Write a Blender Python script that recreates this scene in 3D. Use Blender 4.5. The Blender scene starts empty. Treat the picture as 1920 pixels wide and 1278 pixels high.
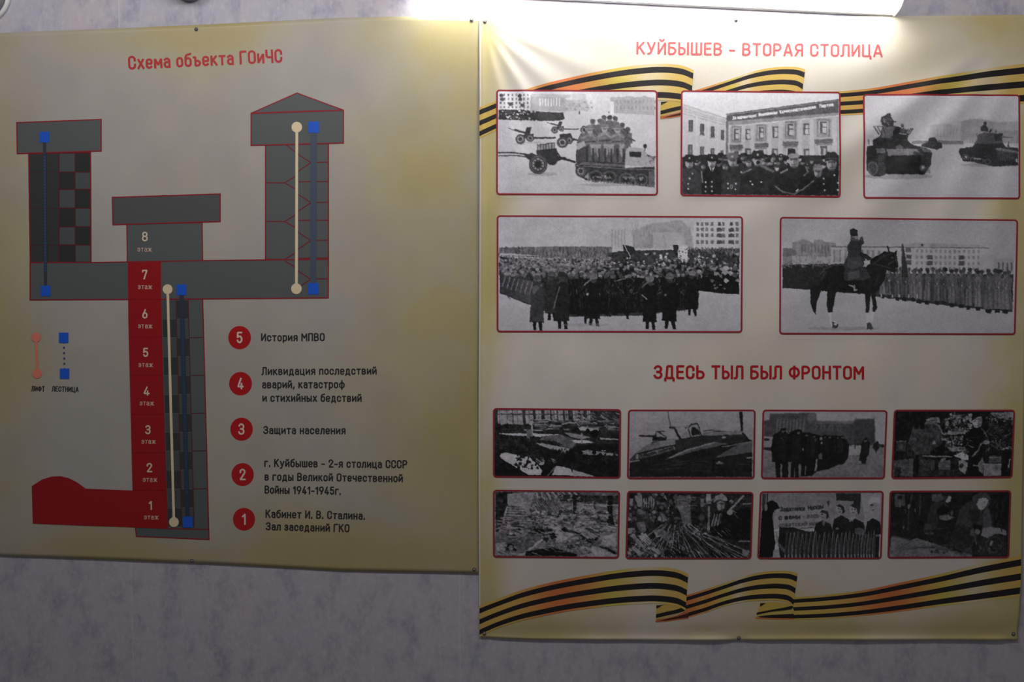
import bpy, bmesh, math, random
import numpy as np
from mathutils import Vector, Matrix
from mathutils.geometry import tessellate_polygon

# ------------------------------------------------------------------ camera, world, lights, exposure
SC = bpy.context.scene
COL = SC.collection
FW, FH, FPX = 1920.0, 1278.0, 1850.0
CAM = Vector((0.08, -3.10, 1.62))
PITCH, YAW = math.radians(-3.2), math.radians(1.5)
cam_data = bpy.data.cameras.new('camera')
cam_data.sensor_width = 36.0
cam_data.lens = FPX / FW * 36.0
cam_data.clip_start, cam_data.clip_end = 0.05, 60
cam = bpy.data.objects.new('camera', cam_data)
COL.objects.link(cam)
cam.location = CAM
cam.rotation_euler = (math.pi / 2 + PITCH, 0, YAW)
SC.camera = cam
CROT = cam.rotation_euler.to_matrix()

world = bpy.data.worlds.new('world')
SC.world = world
world.use_nodes = True
wbg = world.node_tree.nodes['Background']
wbg.inputs[0].default_value = (1.0, 0.93, 0.97, 1)
wbg.inputs[1].default_value = 0.088

def area_light(name, loc, target, sx, sy, power, color):
    d = bpy.data.lights.new(name, 'AREA')
    d.shape, d.size, d.size_y, d.energy, d.color = 'RECTANGLE', sx, sy, power, color
    o = bpy.data.objects.new(name, d)
    COL.objects.link(o)
    o.location = loc
    o.rotation_euler = (Vector(target) - Vector(loc)).to_track_quat('-Z', 'Y').to_euler()
    return o

# the fluorescent lights of the room, above and in front of the wall
area_light('ceiling_light', (-0.15, -1.25, 3.0), (-0.15, 0.0, 1.9), 3.4, 0.3, 28.5, (1.0, 0.95, 0.95))
TUBE_STRENGTH = 31.0

SC.view_settings.view_transform = 'Standard'
SC.view_settings.look = 'None'
SC.view_settings.gamma = 1.0
SC.view_settings.use_curve_mapping = False
SC.view_settings.exposure = 0.0

# ------------------------------------------------------------------ helpers
def wall_point(px, py, off=0.004):
    """the point of the plane a little in front of the wall that stands at this place of the picture"""
    px = np.asarray(px, float); py = np.asarray(py, float)
    R = np.array(CROT)
    d = np.stack([(px - FW / 2) / FPX, -(py - FH / 2) / FPX, -np.ones_like(px)], -1) @ R.T
    t = (-off - CAM.y) / d[..., 1]
    return np.stack([CAM.x + d[..., 0] * t, np.full_like(t, -off), CAM.z + d[..., 2] * t], -1)

def lin(c):
    c = np.asarray(c, float) / 255.0
    return np.where(c <= 0.04045, c / 12.92, ((c + 0.055) / 1.055) ** 2.4)

def vnoise(x, y, seed):
    """smooth value noise, 0..1"""
    rs = np.random.RandomState(seed)
    t = rs.rand(64, 64)
    xi, yi = np.floor(x).astype(int), np.floor(y).astype(int)
    fx, fy = x - xi, y - yi
    fx, fy = fx * fx * (3 - 2 * fx), fy * fy * (3 - 2 * fy)
    a, b = t[yi % 64, xi % 64], t[yi % 64, (xi + 1) % 64]
    c, d = t[(yi + 1) % 64, xi % 64], t[(yi + 1) % 64, (xi + 1) % 64]
    return (a * (1 - fx) + b * fx) * (1 - fy) + (c * (1 - fx) + d * fx) * fy

def fbm(x, y, seed, n=4):
    s, a, tot = 0, 1.0, 0
    for k in range(n):
        s = s + a * vnoise(x * 2 ** k + 7.3 * k, y * 2 ** k + 3.1 * k, seed + k)
        tot += a; a *= 0.5
    return s / tot

def sstep(a, b, x):
    t = np.clip((x - a) / (b - a), 0, 1)
    return t * t * (3 - 2 * t)

# how far each banner stands off the wall plane (metres) at a place of the picture
NAILS_PLAN = [(368, 55), (884, 38), (360, 1051), (889, 1067)]
NAILS_PHOTO = [(909, 41), (1380, 38), (908, 1187), (1385, 1195), (1899, 1187)]

def fold_plan(x, y):
    return 0.0012 * vnoise(x / 260.0, y / 420.0, 5) + 0.0008 * sstep(1000, 1070, y) * vnoise(x / 90.0, y / 300.0, 9)

def fold_photo(x, y):
    h = 0.0022 * fbm(x / 230.0 + y / 330.0, y / 300.0, 21, 2)
    # long soft folds that hang from the upper corners
    r = np.hypot(x - 905, y - 40)
    th = np.degrees(np.arctan2(y - 40, x - 905))
    for ang, w, amp, L in ((43, 7.0, 0.0044, 260), (60, 5.5, 0.0052, 300), (76, 5.0, 0.0034, 420), (24, 6, .0026, 420)):
        h = h + amp * np.exp(-((th - ang) / w) ** 2) * sstep(10, 110, r) * np.exp(-(r / L) ** 2)
    r = np.hypot(x - 1960, y - 10)
    th = np.degrees(np.arctan2(y - 10, 1960 - x))
    for ang, w, amp, L in ((64, 4.5, 0.0080, 460), (50, 4.5, 0.0095, 620), (36, 4.5, 0.0085, 640), (19, 6.0, 0.0050, 420), (77, 4, .0060, 460)):
        h = h + amp * np.exp(-((th - ang) / w) ** 2) * sstep(110, 380, r) * np.exp(-(r / L) ** 2)
    # ripples across the middle
    q = x * 0.90 + y * 0.36 + 16 * vnoise(x / 90, y / 60, 8)
    h = h + 0.0019 * (0.5 + 0.5 * np.sin(q / 17.0 + 3.0 * vnoise(x / 150, y / 150, 3))) * np.exp(-((y - 385) / 62) ** 2) * sstep(1420, 1080, x)
    q2 = x * 0.72 + y * 0.70
    h = h + 0.0032 * (0.5 + 0.5 * np.sin(q2 / 34.0 + 4 * vnoise(x / 260, y / 260, 4))) * sstep(1380, 1720, x) * np.exp(-((y - 560) / 240) ** 2)
    q3 = x * 0.85 - y * 0.5
    h = h + 0.0022 * (0.5 + 0.5 * np.sin(q3 / 30.0 + 3 * vnoise(x / 200, y / 200, 6))) * sstep(1150, 980, x) * np.exp(-((y - 690) / 90) ** 2)
    # bottom: rolled hem and small pulls
    wob = 0.45 + 0.9 * vnoise(x / 70, y * 0, 31)
    h = h - 0.0022 * sstep(1166, 1185, y) * wob + 0.0052 * sstep(1187, 1199, y) * wob
    h = h + 0.0022 * np.exp(-((y - 1150) / 22.0) ** 2) * vnoise(x / 150, y * 0, 32) * sstep(900, 1000, x)
    h = h + 0.0020 * np.exp(-((x - 904) / 4.0) ** 2)
    for nx, ny in NAILS_PHOTO:
        h = h * (1 - 0.9 * np.exp(-((x - nx) ** 2 + (y - ny) ** 2) / 22.0 ** 2))
    return h

FOLD = {'plan': (fold_plan, 0.0022), 'photo': (fold_photo, 0.0036)}
LAYER = 0.00015

def place(px, py, banner, layer=0):
    """picture place -> point on a banner's folded face"""
    px = np.asarray(px, float); py = np.asarray(py, float)
    f, base = FOLD[banner]
    p = wall_point(px, py, base)
    p[..., 1] -= f(px, py) + layer * LAYER
    return p

def fold_normals(px, py, banner):
    d = 1.0
    px = np.asarray(px, float); py = np.asarray(py, float)
    u = place(px + d, py, banner) - place(px - d, py, banner)
    v = place(px, py - d, banner) - place(px, py + d, banner)
    n = np.cross(u, v)
    return n / np.linalg.norm(n, axis=-1, keepdims=True)

def mesh_obj(name, verts, faces, mat, parent=None, cols=None, smooth=True, normals=None):
    me = bpy.data.meshes.new(name)
    me.from_pydata([tuple(v) for v in verts], [], faces)
    if cols is not None:
        a = me.attributes.new('print_color', 'FLOAT_COLOR', 'POINT')
        c = np.ones((len(verts), 4), np.float32)
        c[:, :3] = cols
        a.data.foreach_set('color', c.ravel())
    if smooth:
        me.polygons.foreach_set('use_smooth', [True] * len(me.polygons))
    me.materials.append(mat)
    me.update()
    if normals is not None:
        me.normals_split_custom_set_from_vertices([tuple(n) for n in normals])
    o = bpy.data.objects.new(name, me)
    COL.objects.link(o)
    if parent is not None:
        o.parent = parent
    return o

def grid_faces(nx, ny):
    """faces of a grid of ny rows of nx vertices, rows going down, seen from -Y"""
    i = np.arange(nx - 1)[None, :] + nx * np.arange(ny - 1)[:, None]
    f = np.stack([i, i + nx, i + nx + 1, i + 1], -1).reshape(-1, 4)
    return f.tolist()

def tag(o, label, cat, group=None):
    o['label'] = label; o['category'] = cat
    if group:
        o['group'] = group
    return o

# ------------------------------------------------------------------ materials
def new_mat(name):
    m = bpy.data.materials.new(name)
    m.use_nodes = True
    nt = m.node_tree
    return m, nt, nt.nodes['Principled BSDF']

def node(nt, t, **kw):
    n = nt.nodes.new(t)
    for k, v in kw.items():
        setattr(n, k, v)
    return n

def make_vinyl(name='printed_vinyl', rough=0.38, spec=0.35):
    m, nt, b = new_mat(name)
    at = node(nt, 'ShaderNodeAttribute', attribute_name='print_color')
    tc = node(nt, 'ShaderNodeTexCoord')
    mp = node(nt, 'ShaderNodeMapping')
    mp.inputs['Scale'].default_value = (420, 420, 60)
    nz = node(nt, 'ShaderNodeTexNoise'); nz.inputs['Scale'].default_value = 1.0; nz.inputs['Detail'].default_value = 2
    nt.links.new(tc.outputs['Object'], mp.inputs['Vector']); nt.links.new(mp.outputs[0], nz.inputs['Vector'])
    rmp = node(nt, 'ShaderNodeMapRange')
    rmp.inputs['From Min'].default_value, rmp.inputs['From Max'].default_value = 0.3, 0.7
    rmp.inputs['To Min'].default_value, rmp.inputs['To Max'].default_value = 0.975, 1.022
    nt.links.new(nz.outputs[0], rmp.inputs['Value'])
    mul = node(nt, 'ShaderNodeVectorMath', operation='SCALE')
    nt.links.new(at.outputs['Color'], mul.inputs[0]); nt.links.new(rmp.outputs[0], mul.inputs['Scale'])
    nt.links.new(mul.outputs[0], b.inputs['Base Color'])
    b.inputs['Roughness'].default_value = rough
    b.inputs['Specular IOR Level'].default_value = spec
    return m

def make_paper():
    m, nt, b = new_mat('lilac_grey_wallpaper')
    tc = node(nt, 'ShaderNodeTexCoord')
    def noise(scale, detail, sc=(1, 1, 1), rough=0.6):
        mp = node(nt, 'ShaderNodeMapping'); mp.inputs['Scale'].default_value = sc
        n = node(nt, 'ShaderNodeTexNoise')
        n.inputs['Scale'].default_value = scale; n.inputs['Detail'].default_value = detail; n.inputs['Roughness'].default_value = rough
        nt.links.new(tc.outputs['Object'], mp.inputs['Vector']); nt.links.new(mp.outputs[0], n.inputs['Vector'])
        return n.outputs[0]
    def mixc(fac, a, bb):
        x = node(nt, 'ShaderNodeMix', data_type='RGBA')
        if isinstance(fac, float): x.inputs[0].default_value = fac
        else: nt.links.new(fac, x.inputs[0])
        for s, v in ((x.inputs[6], a), (x.inputs[7], bb)):
            if isinstance(v, tuple): s.default_value = v
            else: nt.links.new(v, s)
        return x.outputs[2]
    def rng(v, lo, hi, a, bb):
        r = node(nt, 'ShaderNodeMapRange')
        for k, q in (('From Min', lo), ('From Max', hi), ('To Min', a), ('To Max', bb)): r.inputs[k].default_value = q
        nt.links.new(v, r.inputs['Value'])
        return r.outputs[0]
    base = mixc(rng(noise(5.0, 4), 0.35, 0.65, 0, 1), (0.50, 0.465, 0.50, 1), (0.46, 0.465, 0.53, 1))
    blot = mixc(rng(noise(11.0, 6, (1.2, 1, 0.8), 0.65), 0.48, 0.68, 0, 1.0), base, (0.33, 0.325, 0.41, 1))
    fine = mixc(rng(noise(60.0, 4, (1.2, 1, 0.7)), 0.48, 0.72, 0, 0.55), blot, (0.60, 0.575, 0.61, 1))
    # joins between the wallpaper strips, 1.06 m apart
    sep = node(nt, 'ShaderNodeSeparateXYZ'); nt.links.new(tc.outputs['Object'], sep.inputs[0])
    add = node(nt, 'ShaderNodeMath', operation='ADD'); add.inputs[1].default_value = SEAM
    nt.links.new(sep.outputs[0], add.inputs[0])
    md = node(nt, 'ShaderNodeMath', operation='PINGPONG'); md.inputs[1].default_value = 0.53
    nt.links.new(add.outputs[0], md.inputs[0])
    seam = rng(md.outputs[0], 0.0, 0.0022, 0.45, 0.0)
    out = mixc(seam, fine, (0.68, 0.66, 0.68, 1))
    nt.links.new(out, b.inputs['Base Color'])
    b.inputs['Roughness'].default_value = 0.75
    b.inputs['Specular IOR Level'].default_value = 0.2
    bp = node(nt, 'ShaderNodeBump'); bp.inputs['Strength'].default_value = 0.25; bp.inputs['Distance'].default_value = 0.002
    nt.links.new(noise(90.0, 4, (1, 1, 0.6)), bp.inputs['Height']); nt.links.new(bp.outputs[0], b.inputs['Normal'])
    return m

def plain(name, color, rough=0.5, metal=0.0, grain=0.06):
    m, nt, b = new_mat(name)
    tc = node(nt, 'ShaderNodeTexCoord'); n = node(nt, 'ShaderNodeTexNoise'); n.inputs['Scale'].default_value = 60
    nt.links.new(tc.outputs['Object'], n.inputs['Vector'])
    r = node(nt, 'ShaderNodeValToRGB')
    r.color_ramp.elements[0].color = tuple(c * (1 - grain) for c in color) + (1,)
    r.color_ramp.elements[1].color = tuple(min(1, c * (1 + grain)) for c in color) + (1,)
    nt.links.new(n.outputs[0], r.inputs[0]); nt.links.new(r.outputs[0], b.inputs['Base Color'])
    b.inputs['Roughness'].default_value = rough; b.inputs['Metallic'].default_value = metal
    return m

SEAM = -float(wall_point(248, 1160, 0)[0])
M_VINYL = make_vinyl()
M_PAPER = make_paper()
M_STEEL = plain('dull_zinc', (0.17, 0.17, 0.17), 0.5, 0.4)
M_WHITE = plain('white_enamel', (0.78, 0.78, 0.78), 0.4)
M_GREY = plain('grey_plastic', (0.26, 0.24, 0.27), 0.45)
M_DARK = plain('dark_plastic', (0.035, 0.032, 0.036), 0.5)
M_GLOW, _nt, _b = new_mat('lit_opal_diffuser')
_b.inputs['Base Color'].default_value = (0.9, 0.9, 0.9, 1)
_b.inputs['Emission Color'].default_value = (1.0, 0.965, 0.90, 1)
_b.inputs['Emission Strength'].default_value = TUBE_STRENGTH

M_CAP, _nt, _b = new_mat('dimly_lit_opal_cap')
_b.inputs['Base Color'].default_value = (0.85, 0.85, 0.85, 1)
_b.inputs['Emission Color'].default_value = (1.0, 0.96, 0.95, 1)
_b.inputs['Emission Strength'].default_value = 0.8

# ------------------------------------------------------------------ the wall
def box_obj(name, x0, x1, y0, y1, z0, z1, mat):
    v = [(x, y, z) for x in (x0, x1) for y in (y0, y1) for z in (z0, z1)]
    f = [(0, 1, 3, 2), (4, 6, 7, 5), (0, 4, 5, 1), (2, 3, 7, 6), (0, 2, 6, 4), (1, 5, 7, 3)]
    return mesh_obj(name, v, f, mat, smooth=False)
wall = box_obj('wall_back', -3.2, 3.2, 0.0, 0.12, 0.0, 2.95, M_PAPER)
wall['kind'] = 'structure'

# ------------------------------------------------------------------ printing: polygons, lines and letters laid on a banner
class Print:
    """collects coloured flat shapes given in picture places and builds them as one mesh on a banner"""
    def __init__(self, banner, layer=1):
        self.b, self.layer, self.v, self.c, self.f, self.l = banner, layer, [], [], [], []
        self.k = 0
    def lift(self, layer):
        """every shape lies a hair above the one before, so no two lie in one plane"""
        self.k = (self.k + 1) % 9
        return layer + 0.09 * self.k
    def quad(self, pts, col, layer=0):
        n = len(self.v); layer = self.lift(layer)
        self.v += list(pts); self.c += [lin(col)] * len(pts); self.l += [layer] * len(pts)
        self.f.append(tuple(range(n, n + len(pts)))[::-1])
    def poly(self, pts, col, layer=0, cell=30.0):
        """any simple outline, cut into cells small enough to follow the folds"""
        bm = bmesh.new()
        vs = [bm.verts.new((x, y, 0)) for x, y in pts]
        for tri in tessellate_polygon([[Vector((x, y, 0)) for x, y in pts]]):
            try: bm.faces.new([vs[i] for i in tri])
            except ValueError: pass
        xs, ys = [p[0] for p in pts], [p[1] for p in pts]
        for ax, lo, hi in ((0, min(xs), max(xs)), (1, min(ys), max(ys))):
            k = math.ceil(lo / cell)
            while k * cell < hi:
                co, no = [0, 0, 0], [0, 0, 0]
                co[ax], no[ax] = k * cell, 1
                bmesh.ops.bisect_plane(bm, geom=bm.verts[:] + bm.edges[:] + bm.faces[:], plane_co=co, plane_no=no)
                k += 1
        bm.normal_update()
        n = len(self.v); layer = self.lift(layer)
        bm.verts.index_update()
        for v in bm.verts:
            self.v.append((v.co.x, v.co.y)); self.c.append(lin(col)); self.l.append(layer)
        for f in bm.faces:
            ids = [n + v.index for v in f.verts]
            # picture y points down, so a face wound +Z here looks away from the wall only when flipped
            self.f.append(tuple(ids[::-1]) if f.normal.z > 0 else tuple(ids))
        bm.free()
    def line(self, pts, w, col, layer=0, cell=14.0, closed=False):
        P = [np.array(p, float) for p in pts]
        if closed: P = P + [P[0]]
        Q = [P[0]]
        for a, b in zip(P, P[1:]):
            k = max(1, int(np.hypot(*(b - a)) / cell))
            Q += [a + (b - a) * (i + 1) / k for i in range(k)]
        self.strip(Q, w, col, layer, closed)
    def strip(self, Q, w, col, layer=0, closed=False):
        m = len(Q)
        L, R = [], []
        for i in range(m):
            if closed: a, b = Q[(i - 1) % (m - 1)], Q[(i + 1) % (m - 1)]
            else: a, b = Q[max(0, i - 1)], Q[min(m - 1, i + 1)]
            d1, d2 = Q[i] - a, b - Q[i]
            n1, n2 = np.hypot(*d1), np.hypot(*d2)
            d1 = d1 / n1 if n1 > 1e-9 else d2 / max(n2, 1e-9)
            d2 = d2 / n2 if n2 > 1e-9 else d1
            t = d1 + d2
            tn = np.hypot(*t)
            t = t / tn if tn > 1e-6 else d1
            nn = np.array([-t[1], t[0]])
            c = max(0.45, abs(nn @ np.array([-d1[1], d1[0]])))
            L.append(Q[i] + nn * w / 2 / c); R.append(Q[i] - nn * w / 2 / c)
        n = len(self.v); layer = self.lift(layer)
        for i, (a, b) in enumerate(zip(L, R)):
            self.v += [tuple(a), tuple(b)]; self.c += [lin(col)] * 2; self.l += [layer + 0.3 * i / m] * 2
        for i in range(m - 1):
            k = n + 2 * i
            self.f.append((k, k + 2, k + 3, k + 1))
    def disc(self, cx, cy, rx, ry, col, layer=0, n=28):
        self.quad([(cx + rx * math.cos(2 * math.pi * i / n), cy + ry * math.sin(2 * math.pi * i / n)) for i in range(n)], col, layer)
    def build(self, name, parent, label=None):
        v = np.array(self.v)
        P = place(v[:, 0], v[:, 1], self.b, 0)
        P[:, 1] -= (self.layer + np.array(self.l)) * LAYER
        # every face looks into the room
        A = np.array(P); faces = []
        for f in self.f:
            s = 0.0
            for i in range(len(f)):
                a, b = A[f[i]], A[f[(i + 1) % len(f)]]
                s += a[0] * b[2] - b[0] * a[2]
            faces.append(f if s > 0 else f[::-1])
        o = mesh_obj(name, P, faces, M_VINYL, parent, np.array(self.c), smooth=self.b == 'photo', normals=fold_normals(v[:, 0], v[:, 1], self.b) if self.b == 'photo' else None)
        if label: o['label'] = label
        return o

# ------------------------------------------------------------------ a narrow square-shouldered alphabet drawn with strokes
def arc(cx, cy, rx, ry, a0, a1, n=8):
    return [(cx + rx * math.cos(math.radians(a0 + (a1 - a0) * i / n)), cy + ry * math.sin(math.radians(a0 + (a1 - a0) * i / n))) for i in range(n + 1)]
def ring(x0, y0, x1, y1):
    r = (x1 - x0) / 2; c = (x0 + x1) / 2; q = min(r * 1.02, (y1 - y0) / 2)
    p = arc(c, y1 - q, r, q, 0, 180) + arc(c, y0 + q, r, q, 180, 360)
    return p + [p[0]]
X = 0.71
GL = {
 'А': (.52, [[(0, 0), (.23, 1), (.29, 1), (.52, 0)], [(.08, .27), (.44, .27)]]),
 'Б': (.45, [[(.41, 1), (0, 1), (0, 0), (.2, 0)] + arc(.2, .29, .25, .29, -90, 90) + [(0, .58)]]),
 'В': (.46, [[(0, .52), (0, 1), (.2, 1)] + arc(.2, .76, .23, .24, 90, -90) + [(0, .52)], [(0, .52), (.21, .52)] + arc(.21, .26, .25, .26, 90, -90) + [(0, 0), (0, .52)]]),
 'Г': (.40, [[(0, 0), (0, 1), (.4, 1)]]),
 'Д': (.58, [[(0, -.2), (0, 0), (.58, 0), (.58, -.2)], [(.08, 0), (.15, 1), (.47, 1), (.47, 0)]]),
 'Е': (.40, [[(.4, 0), (0, 0), (0, 1), (.4, 1)], [(0, .52), (.35, .52)]]),
 'З': (.44, [arc(.2, .75, .22, .25, 160, -80) + [(.15, .52)], [(.15, .52)] + arc(.2, .26, .24, .26, 80, -165)]),
 'И': (.47, [[(0, 1), (0, 0), (.47, 1), (.47, 0)]]),
 'Й': (.47, [[(0, 1), (0, 0), (.47, 1), (.47, 0)], [(.1, 1.28), (.18, 1.17), (.29, 1.17), (.37, 1.28)]]),
 'К': (.47, [[(0, 0), (0, 1)], [(.43, 1), (.02, .42)], [(.15, .6), (.47, 0)]]),
 'Л': (.46, [[(-.06, 0), (.03, .02), (.08, .14), (.09, 1), (.46, 1), (.46, 0)]]),
 'М': (.58, [[(0, 0), (0, 1), (.29, .38), (.58, 1), (.58, 0)]]),
 'Н': (.45, [[(0, 0), (0, 1)], [(.45, 0), (.45, 1)], [(0, .52), (.45, .52)]]),
 'О': (.46, [ring(0, 0, .46, 1)]),
 'П': (.45, [[(0, 0), (0, 1), (.45, 1), (.45, 0)]]),
 'Р': (.45, [[(0, 0), (0, 1), (.21, 1)] + arc(.21, .72, .24, .28, 90, -90) + [(0, .44)]]),
 'С': (.45, [[(.45, .68), (.45, .77)] + arc(.225, .77, .225, .23, 0, 180) + arc(.225, .23, .225, .23, 180, 360) + [(.45, .32)]]),
 'Т': (.46, [[(0, 1), (.46, 1)], [(.23, 1), (.23, 0)]]),
 'У': (.48, [[(0, 1), (.25, .3)], [(.48, 1), (.22, .14), (.13, .02), (.02, 0)]]),
 'Ф': (.62, [ring(0, .14, .62, .88), [(.31, 0), (.31, 1)]]),
 'Ц': (.52, [[(0, 1), (0, 0), (.53, 0), (.53, -.2)], [(.44, 1), (.44, 0)]]),
 'Ч': (.44, [[(0, 1), (0, .6)] + arc(.18, .6, .18, .18, 180, 270) + [(.44, .42)], [(.44, 1), (.44, 0)]]),
 'Ш': (.66, [[(0, 1), (0, 0), (.66, 0), (.66, 1)], [(.33, 1), (.33, 0)]]),
 'Ы': (.62, [[(0, 1), (0, 0), (.18, 0)] + arc(.18, .28, .22, .28, -90, 90) + [(0, .56)], [(.62, 0), (.62, 1)]]),
 'Ь': (.44, [[(0, 1), (0, 0), (.2, 0)] + arc(.2, .28, .24, .28, -90, 90) + [(0, .56)]]),
 'Я': (.46, [[(.46, 0), (.46, 1), (.24, 1)] + arc(.24, .73, .24, .27, 90, 270) + [(.46, .46)], [(.22, .46), (0, 0)]]),
 'а': (.37, [arc(.185, X - .185, .185, .185, 150, 0) + [(.37, 0)], [(.37, .42), (.17, .42)] + arc(.17, .21, .17, .21, 90, 270) + [(.37, 0)]]),
 'б': (.40, [ring(0, 0, .40, .66), [(0, .33), (0, .7), (.06, .9), (.17, .96), (.38, 1.02)]]),
 'в': (.38, [[(0, .37), (0, X), (.18, X)] + arc(.18, .54, .17, .17, 90, -90) + [(0, .37)], [(0, .37), (.19, .37)] + arc(.19, .185, .19, .185, 90, -90) + [(0, 0), (0, .37)]]),
 'г': (.32, [[(0, 0), (0, X), (.32, X)]]),
 'д': (.48, [[(0, -.17), (0, 0), (.48, 0), (.48, -.17)], [(.08, 0), (.12, X), (.39, X), (.39, 0)]]),
 'е': (.39, [[(0, .35), (.39, .35), (.39, X - .2)] + arc(.195, X - .2, .195, .2, 0, 180) + arc(.195, .2, .195, .2, 180, 325)]),
 'ж': (.62, [[(.31, 0), (.31, X)], [(.02, X), (.27, .36), (0, 0)], [(.60, X), (.35, .36), (.62, 0)]]),
 'з': (.35, [arc(.17, .53, .17, .18, 160, -80) + [(.12, .37)], [(.12, .37)] + arc(.17, .185, .18, .185, 80, -165)]),
 'и': (.40, [[(0, X), (0, 0), (.40, X), (.40, 0)]]),
 'й': (.40, [[(0, X), (0, 0), (.40, X), (.40, 0)], [(.08, .99), (.15, .89), (.25, .89), (.32, .99)]]),
 'к': (.38, [[(0, 0), (0, X)], [(.35, X), (.04, .32)], [(.12, .42), (.38, 0)]]),
 'л': (.38, [[(-.05, 0), (.02, .02), (.06, .12), (.07, X), (.38, X), (.38, 0)]]),
 'м': (.49, [[(0, 0), (0, X), (.245, .22), (.49, X), (.49, 0)]]),
 'н': (.38, [[(0, 0), (0, X)], [(.38, 0), (.38, X)], [(0, .37), (.38, .37)]]),
 'о': (.39, [ring(0, 0, .39, X)]),
 'п': (.38, [[(0, 0), (0, X), (.38, X), (.38, 0)]]),
 'р': (.39, [[(0, -.24), (0, X)], ring(0, 0, .39, X)]),
 'с': (.38, [[(.38, X - .22)] + arc(.19, X - .19, .19, .19, 10, 180) + arc(.19, .19, .19, .19, 180, 350)]),
 'т': (.38, [[(0, X), (.38, X)], [(.19, X), (.19, 0)]]),
 'у': (.40, [[(0, X), (.2, .1)], [(.40, X), (.16, -.16), (.08, -.23), (0, -.24)]]),
 'ф': (.56, [ring(0, 0, .56, X), [(.28, -.24), (.28, 1)]]),
 'х': (.40, [[(0, 0), (.38, X)], [(.02, X), (.40, 0)]]),
 'ц': (.44, [[(0, X), (0, 0), (.46, 0), (.46, -.18)], [(.37, X), (.37, 0)]]),
 'ч': (.37, [[(0, X), (0, .45)] + arc(.14, .45, .14, .15, 180, 270) + [(.37, .3)], [(.37, X), (.37, 0)]]),
 'ш': (.56, [[(0, X), (0, 0), (.56, 0), (.56, X)], [(.28, X), (.28, 0)]]),
 'щ': (.62, [[(0, X), (0, 0), (.64, 0), (.64, -.18)], [(.28, X), (.28, 0)], [(.56, X), (.56, 0)]]),
 'ъ': (.46, [[(0, X), (.11, X), (.11, 0), (.27, 0)] + arc(.27, .2, .19, .2, -90, 90) + [(.11, .4)]]),
 'ы': (.52, [[(0, X), (0, 0), (.15, 0)] + arc(.15, .2, .18, .2, -90, 90) + [(0, .4)], [(.52, 0), (.52, X)]]),
 'ь': (.37, [[(0, X), (0, 0), (.17, 0)] + arc(.17, .2, .20, .2, -90, 90) + [(0, .4)]]),
 'э': (.38, [arc(.19, X - .19, .19, .19, 170, 0) + arc(.19, .19, .19, .19, 0, -170), [(.12, .36), (.38, .36)]]),
 'ю': (.58, [[(0, 0), (0, X)], [(0, .36), (.2, .36)], ring(.2, 0, .58, X)]),
 'я': (.38, [[(.38, 0), (.38, X), (.18, X)] + arc(.18, .52, .18, .19, 90, 270) + [(.38, .33)], [(.18, .33), (0, 0)]]),
 '1': (.24, [[(0, .76), (.2, 1), (.2, 0)]]),
 '2': (.44, [[(0, .72)] + arc(.21, .76, .22, .24, 170, -30) + [(0, 0), (.45, 0)]]),
 '3': (.44, [arc(.2, .75, .22, .25, 160, -80) + [(.15, .52)], [(.15, .52)] + arc(.2, .26, .24, .26, 80, -165)]),
 '4': (.48, [[(.28, 1), (0, .2), (.48, .2)], [(.34, .5), (.34, 0)]]),
 '5': (.44, [[(.40, 1), (.04, 1), (.02, .5)] + arc(.22, .32, .22, .32, 130, -160)]),
 '6': (.45, [ring(0, 0, .45, .6), [(.01, .36), (.26, 1)]]),
 '7': (.44, [[(0, .85), (0, 1), (.44, 1), (.16, 0)]]),
 '8': (.45, [ring(.02, .53, .43, 1), ring(0, 0, .45, .53)]),
 '9': (.45, [ring(0, .4, .45, 1), [(.44, .64), (.2, 0)]]),
 '.': (.04, [[(.02, -.03), (.02, .09)]]),
 ',': (.06, [[(.06, .09), (0, -.16)]]),
 '-': (.30, [[(0, .38), (.30, .38)]]),
}
def text_strokes(s, p0, p1, cap, sw, gap=0.27, space=0.36):
    """strokes of a line of writing whose baseline runs from p0 to p1; returns (points, width in pixels)"""
    w, pos = 0.0, []
    for ch in s:
        if ch == ' ':
            w += space; continue
        pos.append((ch, w)); w += GL[ch][0] + gap
    w -= gap
    p0, p1 = np.array(p0, float), np.array(p1, float)
    d = p1 - p0
    Ls = np.hypot(*d); e = d / Ls
    up = np.array([e[1], -e[0]])
    wpx = sw * cap
    kx = (Ls - wpx) / w
    out = []
    for ch, x in pos:
        for st in GL[ch][1]:
            out.append([p0 + e * (wpx / 2 + (x + a) * kx) + up * (wpx / 2 + b * (cap - wpx)) for a, b in st])
    return out, wpx
def split_acute(st):
    """cut a stroke where it turns back sharply, so every piece bends gently"""
    out, cur = [], [st[0]]
    for i in range(1, len(st) - 1):
        cur.append(st[i])
        a, b = st[i] - st[i - 1], st[i + 1] - st[i]
        if a @ b < 0.35 * np.hypot(*a) * np.hypot(*b):
            out.append(cur); cur = [st[i]]
    cur.append(st[-1]); out.append(cur)
    return out
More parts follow.
